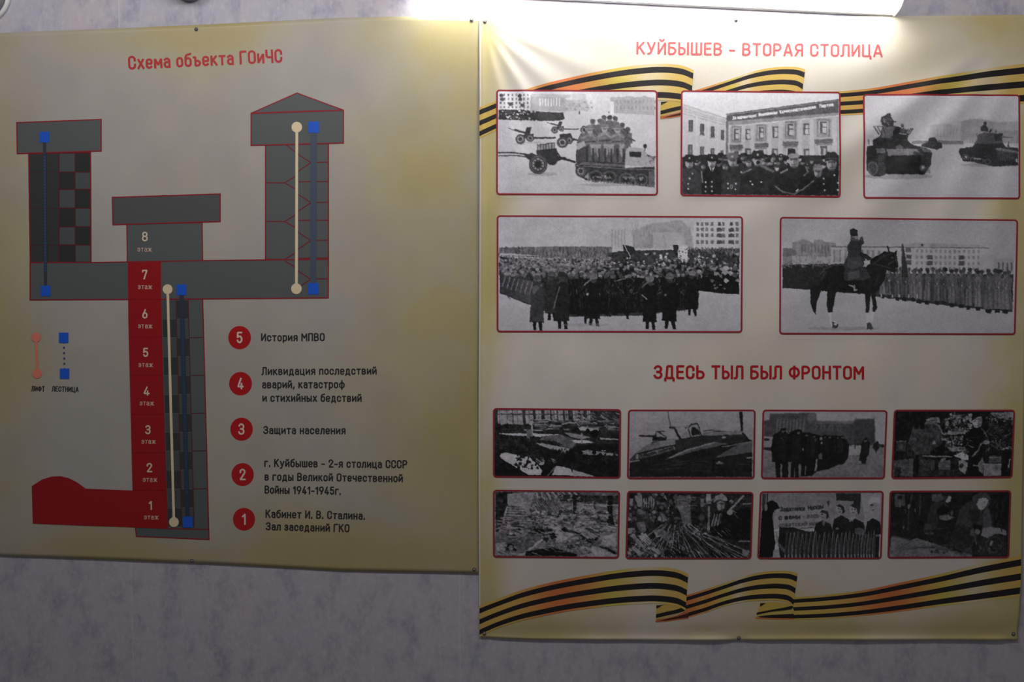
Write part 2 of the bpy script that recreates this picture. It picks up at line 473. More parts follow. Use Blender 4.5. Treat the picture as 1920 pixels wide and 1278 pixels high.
def letters(name, banner, lines, col, parent, label=None, layer=2, sw=0.17, hook=None):
    """lines: (text, baseline start, baseline end, cap height in picture pixels)"""
    pr = Print(banner, layer)
    for s, p0, p1, cap in lines:
        for st, w in zip(*(lambda r: (r[0], [r[1]] * len(r[0])))(text_strokes(s, p0, p1, cap, sw))):
            pieces = split_acute(st)
            for ip, s2 in enumerate(pieces):
                closed = np.hypot(*(s2[0] - s2[-1])) < 1e-6 and len(s2) > 3
                if not closed:   # square stroke ends
                    a, c = s2[0] - s2[1], s2[-1] - s2[-2]
                    s2 = [s2[0] + a / max(np.hypot(*a), 1e-6) * w * (0.46 if ip == 0 else 0.12)] + s2[1:-1] + [s2[-1] + c / max(np.hypot(*c), 1e-6) * w * (0.46 if ip == len(pieces) - 1 else 0.12)]
                pr.strip([np.array(q) for q in s2], w, col, 0, closed)
    return pr.build(name, parent, label)

# ------------------------------------------------------------------ the two printed sheets
def sheet(name, banner, xs, top, bot, leftf, rightf, colf, nx, ny, thick=0.0006):
    u = np.linspace(0, 1, nx); v = np.linspace(0, 1, ny)
    U, V = np.meshgrid(u, v)
    x0 = xs[0] + (xs[1] - xs[0]) * U
    yt = np.interp(x0, [p[0] for p in top], [p[1] for p in top])
    yb = np.interp(x0, [p[0] for p in bot], [p[1] for p in bot])
    Y = yt + (yb - yt) * V
    XL, XR = leftf(Y), rightf(Y)
    Xx = XL + (XR - XL) * U
    P = place(Xx, Y, banner, 0).reshape(-1, 3)
    C = lin(colf(Xx, Y)).reshape(-1, 3)
    n = nx * ny
    F = grid_faces(nx, ny)
    B = P.copy(); B[:, 1] += thick
    F += [tuple(n + i for i in f[::-1]) for f in F]
    rim = list(range(nx)) + [nx * (j + 1) - 1 for j in range(1, ny)] + list(range(n - 2, n - nx - 1, -1)) + [nx * j for j in range(ny - 2, 0, -1)]
    F += [(rim[i], rim[(i + 1) % len(rim)], n + rim[(i + 1) % len(rim)], n + rim[i]) for i in range(len(rim))]
    o = mesh_obj(name, np.vstack([P, B]), F, M_VINYL, None, np.vstack([C, C]))
    return o

def parchment(x, y, edge, seed, pale=(200, 191, 178), olive=(186, 176, 128), gold=(170, 154, 92)):
    n = fbm(x / 190.0, y / 170.0, seed, 4)
    m = fbm(x / 60.0, y / 75.0, seed + 9, 3)
    o = np.clip(edge * 1.0 + (n - 0.5) * 1.5 * (0.55 + edge) + (m - 0.5) * 0.3, 0, 1)
    g = np.clip(edge * 1.2 - 0.8 + (n - 0.5) * .9 + (m - .5) * .5, 0, 1)
    c = np.array(pale) + (np.array(olive) - np.array(pale)) * o[..., None]
    c = c + (np.array(gold) - c) * g[..., None] * 0.75
    return c + ((m - 0.5) * 14)[..., None]

def col_plan(x, y):
    e = np.maximum.reduce([0.85 * sstep(560, 900, x), 0.8 * sstep(180, 60, y) * (0.5 + 0.5 * sstep(900, 500, x)), 1.05 * sstep(900, 1050, y), 0.75 * sstep(150, -30, x)])
    return parchment(x, y, e, 40, (170, 167, 160), (172, 163, 122), (156, 141, 84))
def col_photo(x, y):
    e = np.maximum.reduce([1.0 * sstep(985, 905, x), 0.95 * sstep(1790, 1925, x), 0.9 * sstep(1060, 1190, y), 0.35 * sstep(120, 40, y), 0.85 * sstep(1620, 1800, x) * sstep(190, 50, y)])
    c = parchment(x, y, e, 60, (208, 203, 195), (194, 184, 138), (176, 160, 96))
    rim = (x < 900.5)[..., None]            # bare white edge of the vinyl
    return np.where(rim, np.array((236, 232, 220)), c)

plan = sheet('plan_banner', 'plan', (-70, 897), [(-70, 66), (0, 62), (368, 47), (640, 33), (760, 31), (897, 33)],
             [(-70, 1038), (0, 1042), (205, 1049), (400, 1057), (640, 1070), (897, 1075)],
             lambda y: np.full_like(y, -70.0), lambda y: 897.0 + 0 * y, col_plan, 120, 130)
tag(plan, 'large beige vinyl banner with a grey and red floor plan, left of the photograph banner', 'banner')
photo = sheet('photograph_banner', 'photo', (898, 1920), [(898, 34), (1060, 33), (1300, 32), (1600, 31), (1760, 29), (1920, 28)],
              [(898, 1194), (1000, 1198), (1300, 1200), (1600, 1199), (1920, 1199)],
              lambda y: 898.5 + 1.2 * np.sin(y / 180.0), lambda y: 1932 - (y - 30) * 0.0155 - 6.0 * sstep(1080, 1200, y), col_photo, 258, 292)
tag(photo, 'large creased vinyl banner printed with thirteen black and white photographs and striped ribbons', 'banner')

# ------------------------------------------------------------------ what is printed on the plan banner
RED, GREY, DGREY, BLUE, BEIGE, RLINE = (152, 22, 30), (90, 95, 95), (58, 61, 62), (32, 92, 205), (224, 208, 172), (138, 34, 42)
letters('title_lettering', 'plan', [('Схема объекта ГОиЧС', (241, 131), (530, 117.5), 26)], (176, 40, 44), plan, 'red title line at the top of the plan', 2, 0.16)

def outlined(name, pts, col, label=None, layer=1, edge=RLINE, w=2.2):
    p = Print('plan', layer)
    p.poly(pts, col)
    p.line(pts, w, edge, 1, closed=True)
    return p, name, label
def done(t):
    return t[0].build(t[1], plan, t[2])

# beam that joins the towers, with the shaft that goes down from it
p, n, l = outlined('corridor_block', [(57, 492), (171, 492), (239, 491), (380, 488.5), (498, 487), (616, 486), (615.5, 558), (380, 560), (239, 561), (57, 562)], GREY, 'long grey horizontal block between the towers', 5)
p.line([(583, 523), (615, 522.4)], 1.8, (120, 36, 42), 2); p.line([(534, 489), (558, 503)], 1.8, (120, 36, 42), 2)
p.line([(558, 507), (583, 523), (558, 540)], 1.8, (120, 36, 42), 2)
p.build(n, plan, l)
# left tower
p, n, l = outlined('tower_shaft', [(54, 288), (170, 285), (171, 492), (57, 492)], DGREY, 'grey shaft with a chequered right half')
rows = [287, 322.5, 355, 390, 425, 459, 491.5]
for i in range(6):
    for k, (xa, xb) in enumerate(((112, 140.5), (142, 169))):
        lit = (i + k) % 2 == 0
        p.poly([(xa, rows[i] + 1), (xb, rows[i] + 1), (xb, rows[i + 1] - 1), (xa, rows[i + 1] - 1)], (78, 84, 85) if lit else (50, 52, 53), 2)
    p.line([(110, rows[i]), (170, rows[i])], 1.6, (98, 34, 40), 3)
for x in (110.5, 141):
    p.line([(x, 288), (x + .6, 491)], 1.6, (98, 34, 40), 3)
for i in range(6):
    if i % 2:
        p.line([(56, rows[i]), (110, rows[i])], 1.2, (78, 50, 54), 3)
p.build(n, plan, l)
done(outlined('tower_head', [(32, 230), (190, 224), (190, 283), (33, 288)], GREY, 'wide grey head of the leftmost tower', 5))
# middle tower
done(outlined('tower_shaft', [(238, 420), (379, 417), (380, 488.5), (239, 491)], GREY, 'short grey neck marked with the numeral 8'))
done(outlined('tower_head', [(211, 370), (413, 363.5), (413, 415), (212, 421)], (84, 86, 87), 'wide grey head of the middle tower', 5))
# right tower
p, n, l = outlined('tower_shaft', [(498, 272), (616, 269), (616, 486), (498, 487)], GREY, 'grey shaft with red branching lines')
for y, s in ((304.5, 0), (379.5, 0), (450.5, 0), (523, 0)):
    p.line([(583, y), (615, y - .6)], 1.8, (120, 36, 42), 2)
    p.line([(558, y - 16), (583, y), (558, y + 17)], 1.8, (120, 36, 42), 2)
for y in (342.5, 415, 486):
    p.line([(499, y), (534, y), (558, y - 15)], 1.8, (120, 36, 42), 2)
    p.line([(534, y), (558, y + 14)], 1.8, (120, 36, 42), 2)
    p.line([(560, y - 2), (615, y - 2.5)], 1.8, (120, 36, 42), 2)
p.line([(536, 271), (558, 288)], 1.8, (120, 36, 42), 2)
p.build(n, plan, l)
p, n, l = outlined('tower_head', [(471, 212.5), (557, 174.5), (644, 206.5), (644, 268), (471, 272.5)], GREY, 'grey head with a pointed roof on the right tower', 5)
p.line([(471, 212.5), (644, 206.5)], 3.0, RLINE, 2)
p.build(n, plan, l)
# shaft going down
p, n, l = outlined('lower_shaft', [(300, 560.5), (380, 560), (386, 780), (392, 1011), (256, 1005), (254, 986), (314, 990)], GREY, 'tall grey shaft going down beside the red column')
def lx(x, y): return x + (y - 561) * 0.0265
for i in range(12):
    ya, yb = 562 + i * 35.4, 562 + (i + 1) * 35.4
    dark = i % 2
    for xa, xb, dk in ((304, 329, dark), (331, 352, 1 - dark)):
        p.poly([(lx(xa, ya), ya + 1), (lx(xb, ya), ya + 1), (lx(xb, yb), yb - 1), (lx(xa, yb), yb - 1)], (56, 60, 61) if dk else (76, 81, 82), 2)
for x in (330, 353):
    p.line([(lx(x, 561), 561), (lx(x, 988), 988)], 1.4, (96, 36, 42), 3)
for i in range(1, 6):
    y = 562 + i * 70.8
    p.line([(lx(353, y), y), (lx(379, y), y - .5)], 1.4, (96, 36, 42), 3)
p.line([(314, 990), (391, 992)], 1.8, RLINE, 3)
p.build(n, plan, l)
# red column of floors and the long red hall
p = Print('plan', 7)
redpts = [(240, 492), (302, 491), (302.5, 560), (306, 700), (310, 850), (314, 991), (254, 988), (160, 985), (62, 981), (61, 945), (60, 911), (67, 906), (80, 898), (97, 893), (113, 892), (130, 896), (144, 903), (161, 915.5), (249, 919), (245, 760), (241, 600)]
p.poly(redpts, RED)
for y, a, b in ((561, 240, 303), (632, 241, 304), (704, 243, 306), (776, 245, 308), (848, 247, 310), (919, 249, 312)):
    p.line([(a + 1, y), (b - 1, y)], 1.6, (140, 16, 24), 1)
p.build('floor_column', plan, 'red stack of seven numbered floors with a long red hall at its foot')
floors = [('8', 266.5, 277.5, 452.5, 18.2, 258, 285, 471.5), ('7', 266.5, 277, 523.5, 18, 259, 285.5, 541.7), ('6', 267.3, 277, 596.8, 17.5, 259.3, 286, 615),
          ('5', 268.5, 278.5, 669, 17.3, 260, 287.3, 687.7), ('4', 269.5, 281.2, 741.3, 17.2, 262.3, 289.2, 759.5), ('3', 273.2, 283, 813.5, 17, 265.8, 292.4, 831.3),
          ('2', 275.5, 286, 884.8, 17.6, 268.3, 295.3, 902.6), ('1', 279.5, 286, 955.3, 17.3, 270.5, 297.7, 973)]
for d, a, b, y, cap, c, e, y2 in floors:
    letters('floor_number', 'plan', [(d, (a, y), (b, y), cap)], (214, 200, 178), plan, 'pale numeral %s above its small word' % d, 9, 0.15)
    letters('floor_lettering', 'plan', [('этаж', (c, y2), (e, y2 + .4), 9.8)], (206, 178, 166), plan, 'small pale word under the numeral %s' % d, 9, 0.13)
# lifts and stairs
def lift(x0, y0, x1, y1, r, w, col, label):
    p = Print('plan', 9)
    p.line([(x0, y0), (x1, y1)], w, col)
    p.disc(x0, y0, r, r, col, 1); p.disc(x1, y1, r, r, col, 1)
    p.build('lift_symbol', plan, label)
def stairs(x0, y0, x1, y1, w, h, label, band, dots, dcol, bcol=(60, 72, 92)):
    p = Print('plan', 9)
    if band:
        p.line([(x0, y0), (x1, y1)], band, bcol, 0)
    n = dots
    for i in range(n):
        t = (i + 1) / (n + 1)
        t = 0.13 + 0.74 * i / (n - 1)
        x, y = x0 + (x1 - x0) * t, y0 + (y1 - y0) * t
        p.disc(x, y, 1.9, 1.9, dcol, 1, 10)
    for x, y in ((x0, y0), (x1, y1)):
        p.quad([(x - w / 2, y - h / 2), (x + w / 2, y - h / 2), (x + w / 2, y + h / 2), (x - w / 2, y + h / 2)], BLUE, 2)
    p.build('stairs_symbol', plan, label)
lift(556.8, 238.5, 556, 541, 10, 5.2, BEIGE, 'beige line with two discs in the right tower')
lift(314.7, 542, 326.6, 978, 9.2, 4.8, BEIGE, 'long beige line with two discs beside the red column')
lift(68.3, 632, 70, 700, 8.8, 4.2, (222, 128, 110), 'short salmon line with two discs in the key')
stairs(84, 257, 86, 545, 18, 20, 'blue dotted line between two squares in the left tower', 6, 38, (50, 80, 128), (56, 63, 74))
stairs(588.5, 238.5, 587.5, 541, 20, 21, 'blue band between two squares in the right tower', 11, 30, (70, 86, 114), (74, 84, 100))
stairs(340.5, 543, 352.3, 978, 18, 20, 'long blue dotted line between two squares beside the red column', 8, 56, (46, 72, 118), (52, 61, 76))
stairs(120, 632.7, 121.7, 700, 17.5, 19, 'short blue dotted line between two squares in the key', 0, 6, (50, 74, 120))
letters('key_lettering', 'plan', [('ЛИФТ', (59, 733.4), (84.2, 733.8), 10.3)], (52, 50, 52), plan, 'small dark word under the salmon lift sign', 2, 0.18)
letters('key_lettering', 'plan', [('ЛЕСТНИЦА', (97.5, 733.6), (147.8, 735), 10.3)], (52, 50, 52), plan, 'small dark word under the blue stairs sign', 2, 0.18)
# numbered list
badges = [('5', 449.3, 632.7, 21.2), ('4', 451, 719, 21.4), ('3', 453, 804.3, 21.0), ('2', 455, 889.3, 20.9), ('1', 457.6, 973, 20.7)]
for d, x, y, r in badges:
    b = Print('plan', 1)
    b.disc(x, y, r, r * 1.03, (176, 26, 32), 0, 48)
    bo = b.build('number_badge', plan, 'dark red disc with the pale numeral ' + d)
    hw = {'1': 4.0, '4': 6.0}.get(d, 5.6)
    letters('numeral', 'plan', [(d, (x - hw, y + 10.5), (x + hw, y + 10.5), 21.5)], (222, 206, 190), bo, None, 2, 0.14)
TXT = (48, 47, 48)
captions = [
 [('История МПВО', (489.6, 639.8), (609, 639.3), 15.4)],
 [('Ликвидация последствий', (491, 703), (706.5, 702), 15.4), ('аварий, катастроф', (491.5, 727.8), (646.5, 727.6), 15.4), ('и стихийных бедствий', (492, 753), (678.3, 753.2), 15.4)],
 [('Защита населения', (494, 813.3), (648, 814), 15.4)],
 [('г. Куйбышев - 2-я столица СССР', (495.4, 875), (763.7, 877.6), 15.6), ('в годы Великой Отечественной', (496, 900.5), (755.5, 903.8), 15.6), ('Войны 1941-1945г.', (496, 925), (639.3, 927.6), 15.6)],
 [('Кабинет И. В. Сталина.', (497.8, 970.4), (684.5, 974), 15.6), ('Зал заседаний ГКО', (498.6, 993.7), (655.2, 997.6), 15.6)]]
for (d, *_), lines in zip(badges, captions):
    letters('caption_lettering', 'plan', lines, TXT, plan, 'dark caption to the right of the red disc with numeral ' + d, 2, 0.165)

# ------------------------------------------------------------------ what is printed on the photograph banner: titles and ribbons
letters('title_lettering', 'photo', [('КУЙБЫШЕВ - ВТОРАЯ СТОЛИЦА', (1193, 102.5), (1654, 108), 24.5)], (184, 88, 92), photo, 'red title line at the top of the photographs', 2, 0.15)
letters('title_lettering', 'photo', [('ЗДЕСЬ ТЫЛ БЫЛ ФРОНТОМ', (1226, 710.5), (1619.5, 711.5), 26.5)], (172, 30, 38), photo, 'red title line between the large and the small photographs', 2)

def six(p): return (p[0] / 4.571 + 890, p[1] / 4.571 + 1060)
def sev(p): return (p[0] / 2.704 + 1210, p[1] / 2.704 + 1040)
A_T = [six(p) for p in ((38, 366), (200, 305), (400, 232), (600, 178), (800, 135), (1000, 98), (1200, 65), (1400, 43), (1550, 37), (1650, 43), (1750, 62), (1828, 98))]
A_B = [six(p) for p in ((38, 592), (200, 520), (400, 455), (600, 410), (800, 372), (1000, 345), (1200, 322), (1400, 308), (1550, 304), (1650, 312), (1750, 332), (1808, 362))]
B_T = [sev(p) for p in ((205, 214), (300, 185), (400, 152), (500, 118), (600, 97), (680, 92), (740, 97), (770, 108))]
B_B = [sev(p) for p in ((203, 313), (300, 285), (400, 251), (500, 229), (600, 221), (680, 222), (728, 233), (750, 252))]
C_T = [sev(p) for p in ((750, 224), (900, 213), (1100, 190), (1300, 150), (1500, 108), (1700, 60), (1910, 19))]
C_B = [sev(p) for p in ((748, 321), (900, 316), (1100, 300), (1300, 276), (1500, 248), (1700, 223), (1898, 196))]
K1 = [six(p) for p in ((1556, 338), (1640, 336), (1720, 340), (1790, 348), (1812, 362), (1795, 385), (1740, 405), (1650, 425), (1550, 448))]

def smooth(pts, n):
    """points along a rounded curve through pts"""
    p = np.array(pts, float)
    d = np.r_[0, np.cumsum(np.hypot(*np.diff(p, axis=0).T))]
    t = np.linspace(0, d[-1], n)
    out = []
    for k in range(2):
        m = np.gradient(p[:, k], d)
        i = np.clip(np.searchsorted(d, t, 'right') - 1, 0, len(d) - 2)
        h = d[i + 1] - d[i]; s = (t - d[i]) / h
        out.append((1 + 2 * s) * (1 - s) ** 2 * p[i, k] + s * (1 - s) ** 2 * h * m[i] + s * s * (3 - 2 * s) * p[i + 1, k] + s * s * (s - 1) * h * m[i + 1])
    return np.stack(out, -1)

BANDS = [(-.10, 0, 'g'), (0, .19, 'k'), (.19, .41, 'g'), (.41, .60, 'k'), (.60, .81, 'g'), (.81, 1.0, 'k'), (1.0, 1.07, 'g')]
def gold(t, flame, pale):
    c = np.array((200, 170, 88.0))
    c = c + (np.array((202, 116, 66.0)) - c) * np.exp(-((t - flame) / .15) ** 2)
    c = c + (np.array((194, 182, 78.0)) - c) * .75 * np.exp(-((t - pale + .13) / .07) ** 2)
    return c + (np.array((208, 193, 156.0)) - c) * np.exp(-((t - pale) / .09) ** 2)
def ribbon_piece(pr, top, bot, warp, flame, pale, layer, n=60, bands=BANDS, dark=None):
    T, B = smooth(top, n), smooth(bot, n)
    bands = [(a + (b - a) * i / 3, a + (b - a) * (i + 1) / 3, k) for a, b, k in bands for i in range(3)]
    for a, b, k in bands:
        w = np.abs(np.linspace(0, 1, n)) * 0
        pa, pb = T + (B - T) * a, T + (B - T) * b
        base = len(pr.v)
        for i in range(n):
            t = i / (n - 1)
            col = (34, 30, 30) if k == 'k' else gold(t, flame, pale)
            if dark is not None and k == 'g':
                col = np.array(col) * (1 - 0.35 * np.exp(-((t - dark) / .06) ** 2))
            for q in (pa[i], pb[i]):
                pr.v.append(warp(q)); pr.c.append(lin(col)); pr.l.append(layer)
        for i in range(n - 1):
            j = base + 2 * i
            pr.f.append((j, j + 1, j + 3, j + 2))
def ribbon(name, warp, label, xmin, xmax):
    pr = Print('photo', 2)
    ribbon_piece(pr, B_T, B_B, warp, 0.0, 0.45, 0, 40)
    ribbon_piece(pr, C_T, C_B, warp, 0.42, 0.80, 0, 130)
    # the undersides that show where the ribbon folds back
    def shape(pts, f, col, lay):
        pr.poly([warp(f(p)) for p in pts], col, lay, 14)
    shape([(1556, 336), (1640, 330), (1740, 332), (1812, 362), (1800, 388), (1740, 410), (1650, 436), (1552, 462)], six, (196, 168, 84), 1)
    shape([(1556, 338), (1618, 336), (1590, 350), (1558, 366)], six, (40, 34, 30), 2)
    shape([(1554, 414), (1640, 392), (1720, 376), (1790, 352), (1812, 362), (1798, 386), (1740, 404), (1650, 424), (1553, 446)], six, (36, 31, 30), 2)
    shape([(1550, 462), (1640, 446), (1740, 420), (1800, 390), (1830, 398), (1830, 452), (1740, 462), (1640, 478), (1552, 484)], six, (184, 106, 64), 1)
    shape([(1570, 474), (1650, 452), (1740, 432), (1830, 404), (1830, 440), (1740, 452), (1650, 466)], six, (70, 34, 28), 2)
    shape([(582, 242), (650, 236), (748, 250), (744, 268), (690, 282), (570, 304), (566, 296)], sev, (196, 172, 80), 1)
    shape([(582, 243), (612, 243), (580, 262)], sev, (40, 34, 30), 2)
    shape([(566, 290), (640, 276), (700, 266), (744, 256), (750, 264), (740, 274), (690, 281), (630, 288), (562, 302)], sev, (36, 31, 30), 2)
    shape([(566, 304), (640, 290), (700, 282), (752, 275), (752, 300), (640, 302), (562, 318)], sev, (196, 176, 98), 1)
    shape([(566, 310), (640, 302), (752, 297), (752, 320), (640, 318), (590, 316)], sev, (36, 31, 30), 2)
    shape([(556, 316), (600, 314), (752, 320), (752, 326), (640, 325), (562, 322)], sev, (200, 116, 60), 1)
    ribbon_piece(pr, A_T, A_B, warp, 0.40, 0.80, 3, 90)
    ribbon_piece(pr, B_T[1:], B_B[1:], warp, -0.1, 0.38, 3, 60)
    # keep what lies on the sheet
    pr.v = [(min(max(x, xmin), xmax(y)), y) for x, y in pr.v]
    return pr.build(name, photo, label)
ribbon('striped_ribbon', lambda q: (float(q[0]), float(q[1])), 'orange and black striped ribbon along the foot of the banner', 899, lambda y: 1930 - (y - 30) * 0.0155 - 6.0 * float(sstep(1080, 1200, y)))
def up(q):
    x, y = float(q[0]), float(q[1])
    c = np.interp(x, [880, 898, 1100, 1290, 1500, 1747, 1920], [11, 10.5, 4, 0, 0, 8, 22])
    X2 = np.interp(x, [898, 1290, 1495, 1920], [898, 1300, 1509, 1935])
    return (float(X2), float(137 + (y - 1081) + c))
ribbon('striped_ribbon', up, 'orange and black striped ribbon behind the upper photographs', 899, lambda y: 1930)

# ------------------------------------------------------------------ the black and white photographs printed on the banner
class Pic:
    """a small grey-tone picture painted with shapes; places are those of an enlarged view (zx, zy, zs) of the picture"""
    S = 2
    def __init__(self, quad, zx, zy, zs, seed):
        self.q = quad
        self.z = (zx, zy, zs)
        xs, ys = [p[0] for p in quad], [p[1] for p in quad]
        self.bx = (min(quad[0][0], quad[3][0]) * .5 + max(quad[0][0], quad[3][0]) * .5, (quad[0][1] + quad[1][1]) / 2,
                   (quad[1][0] + quad[2][0]) / 2, (quad[2][1] + quad[3][1]) / 2)
        self.w, self.h = int(round(self.bx[2] - self.bx[0])), int(round(self.bx[3] - self.bx[1]))
        self.a = np.full((self.h * self.S, self.w * self.S), 200.0)
        self.r = random.Random(seed); self.seed = seed
        self.k = self.S / zs
        self.ox, self.oy = (zx - self.bx[0]) * self.S, (zy - self.bx[1]) * self.S
    def t(self, p): return (p[0] * self.k + self.ox, p[1] * self.k + self.oy)
    def box(self, x0, y0, x1, y1):
        H, W = self.a.shape
        x0, x1 = max(0, int(x0) - 1), min(W, int(x1) + 2)
        y0, y1 = max(0, int(y0) - 1), min(H, int(y1) + 2)
        if x1 <= x0 or y1 <= y0: return None
        yy, xx = np.mgrid[y0:y1, x0:x1]
        return slice(y0, y1), slice(x0, x1), xx + .5, yy + .5
    def put(self, b, m, g):
        s = self.a[b[0], b[1]]
        self.a[b[0], b[1]] = s + (g - s) * m
    def P(self, pts, g, al=1.0):
        p = [self.t(q) for q in pts]
        b = self.box(min(q[0] for q in p), min(q[1] for q in p), max(q[0] for q in p), max(q[1] for q in p))
        if b is None: return
        x, y = b[2], b[3]
        m = np.zeros(x.shape, bool)
        for (ax, ay), (bx, by) in zip(p, p[1:] + p[:1]):
            if ay == by: continue
            c = ((ay > y) != (by > y)) & (x < (bx - ax) * (y - ay) / (by - ay) + ax)
            m ^= c
        self.put(b, m * al, g)
    def R(self, x0, y0, x1, y1, g, al=1.0): self.P([(x0, y0), (x1, y0), (x1, y1), (x0, y1)], g, al)
    def E(self, cx, cy, rx, ry, g, al=1.0, rot=0.0):
        (cx, cy), rx, ry = self.t((cx, cy)), max(.6, rx * self.k), max(.6, ry * self.k)
        q = max(rx, ry)
        b = self.box(cx - q, cy - q, cx + q, cy + q)
        if b is None: return
        c, s = math.cos(math.radians(rot)), math.sin(math.radians(rot))
        u, v = (b[2] - cx) * c + (b[3] - cy) * s, -(b[2] - cx) * s + (b[3] - cy) * c
        d = np.sqrt((u / rx) ** 2 + (v / ry) ** 2)
        self.put(b, np.clip((1.0 - d) * min(rx, ry) + .5, 0, 1) * al, g)
    def O(self, cx, cy, rx, ry, w, g, al=1.0):
        n = 28
        self.L([(cx + rx * math.cos(6.2832 * i / n), cy + ry * math.sin(6.2832 * i / n)) for i in range(n + 1)], w, g, al)
    def L(self, pts, w, g, al=1.0):
        w = max(.9, w * self.k)
        p = [self.t(q) for q in pts]
        for (ax, ay), (bx, by) in zip(p, p[1:]):
            b = self.box(min(ax, bx) - w, min(ay, by) - w, max(ax, bx) + w, max(ay, by) + w)
            if b is None: continue
            dx, dy = bx - ax, by - ay
            l = dx * dx + dy * dy or 1e-9
            tt = np.clip(((b[2] - ax) * dx + (b[3] - ay) * dy) / l, 0, 1)
            d = np.hypot(b[2] - ax - tt * dx, b[3] - ay - tt * dy)
            self.put(b, np.clip(w / 2 - d + .5, 0, 1) * al, g)
    def G(self, y0, y1, g0, g1, x0=-1e4, x1=1e5):
        """tone running from g0 at height y0 to g1 at y1"""
        a, bq = self.t((x0, y0)), self.t((x1, y1))
        b = self.box(a[0], a[1], bq[0], bq[1])
        if b is None: return
        self.put(b, 1.0, g0 + (g1 - g0) * np.clip((b[3] - a[1]) / (bq[1] - a[1]), 0, 1))
    def N(self, amp, cx, cy, seed, poly=None, box=None):
        """mottling of a given coarseness (in view units) over the whole or one box"""
        if box: a, bq = self.t(box[:2]), self.t(box[2:])
        else: a, bq = (0, 0), (1e5, 1e5)
        b = self.box(a[0], a[1], bq[0], bq[1])
        if b is None: return
        n = fbm(b[2] / (cx * self.k), b[3] / (cy * self.k), seed, 3) - .5
        self.a[b[0], b[1]] += n * 2 * amp
    def B(self, r):
        """soften"""
        k = max(1, int(round(r)))
        for ax in (0, 1):
            p = np.pad(self.a, [(k, k) if i == ax else (0, 0) for i in (0, 1)], 'edge')
            c = np.cumsum(p, ax); n = self.a.shape[ax]
            z = np.zeros_like(np.take(c, [0], ax)); c = np.concatenate([z, c], ax)
            self.a = (np.take(c, range(2 * k + 1, 2 * k + 1 + n), ax) - np.take(c, range(0, n), ax)) / (2 * k + 1)
    def T(self, s, p0, p1, cap, g, sw=.2, al=1.0):
        st, w = text_strokes(s, p0, p1, cap, sw)
        for q in st: self.L([tuple(a) for a in q], w, g, al)
    def dots(self, n, x0, y0, x1, y1, r0, r1, g0, g1, asp=1.0, al=1.0):
        for _ in range(n):
            r = self.r.uniform(r0, r1)
            cx, cy, a0, n = self.r.uniform(x0, x1), self.r.uniform(y0, y1), self.r.uniform(0, 6), self.r.choice((4, 5, 6))
            self.P([(cx + r * asp * self.r.uniform(.5, 1.25) * math.cos(a0 + 6.2832 * i / n), cy + r * self.r.uniform(.5, 1.25) * math.sin(a0 + 6.2832 * i / n)) for i in range(n)], self.r.uniform(g0, g1), al)
    def dashes(self, n, x0, y0, x1, y1, l0, l1, w, g0, g1, ang=(0, 180), al=1.0):
        for _ in range(n):
            x, y, l, a = self.r.uniform(x0, x1), self.r.uniform(y0, y1), self.r.uniform(l0, l1), math.radians(self.r.uniform(*ang))
            self.L([(x, y), (x + l * math.cos(a), y + l * math.sin(a))], w, self.r.uniform(g0, g1), al)
    def head(self, x, y, r, hat='cap', face=190, cap=40, turn=0):
        """a head seen from the front; y is the middle of the face"""
        face = face * .86
        self.E(x, y, r * .74, r, face)
        self.E(x + r * .34, y + r * .1, r * .42, r * .85, face * .62, .7)
        self.P([(x - r * .6, y - r * .42), (x + r * .6, y - r * .42), (x + r * .5, y - r * .02), (x + r * .1, y - r * .1), (x, y + r * .02), (x - r * .1, y - r * .1), (x - r * .5, y - r * .02)], 62, .75)
        self.P([(x - r * .02, y - r * .2), (x + r * .2 + turn * r * .1, y + r * .32), (x - r * .1, y + r * .34)], face * .6, .8)
        self.L([(x - r * .24, y + r * .56), (x + r * .24, y + r * .55)], r * .16, 70, .8)
        self.E(x, y + r * .92, r * .5, r * .22, 60, .7)
        if hat == 'cap':
            self.P([(x - r * 1.15, y - r * .95), (x - r * .7, y - r * 1.6), (x + r * .7, y - r * 1.6), (x + r * 1.15, y - r * .95), (x + r * .8, y - r * .5), (x - r * .8, y - r * .5)], cap)
            self.L([(x - r * .8, y - r * .5), (x, y - r * .38), (x + r * .8, y - r * .5)], r * .25, cap - 20)
            self.E(x, y - r * .95, r * .16, r * .2, 190)
        elif hat == 'fur':
            self.P([(x - r * .95, y - r * .3), (x - r * 1.0, y - r * 1.2), (x - r * .5, y - r * 1.75), (x + r * .5, y - r * 1.75), (x + r, y - r * 1.2), (x + r * .95, y - r * .3), (x, y - r * .55)], cap)
            self.L([(x - r * .8, y - r * .75), (x + r * .8, y - r * .75)], r * .12, cap + 35)
        elif hat == 'scarf':
            self.O(x, y, r * .95, r * 1.15, r * .5, cap)
    def finish(self, soft, contrast, warp, tex):
        """uneven outlines, mottled tones and softness of an old enlarged photograph"""
        H, W = self.a.shape
        yy, xx = np.mgrid[0:H, 0:W].astype(float)
        s = self.seed * 10 + 500
        dx = (fbm(xx / 9, yy / 9, s, 2) - .5) * 5.0 * warp + (fbm(xx / 3.2, yy / 3.2, s + 3, 1) - .5) * 2.6 * warp
        dy = (fbm(xx / 9, yy / 9, s + 5, 2) - .5) * 5.0 * warp + (fbm(xx / 3.2, yy / 3.2, s + 8, 1) - .5) * 2.6 * warp
        self.a = self.a[np.clip(np.round(yy + dy), 0, H - 1).astype(int), np.clip(np.round(xx + dx), 0, W - 1).astype(int)]
        if soft: self.B(soft)
        n = (fbm(xx / 7, yy / 7, s + 11, 3) - .5) * 1.2 + (fbm(xx / 30, yy / 24, s + 15, 2) - .5) * .5
        q = 1 - .72 * sstep(120, 195, self.a)      # pale snow and sky stay smooth
        self.a = self.a * (1 + n * .42 * tex * q) + n * 26 * tex * q
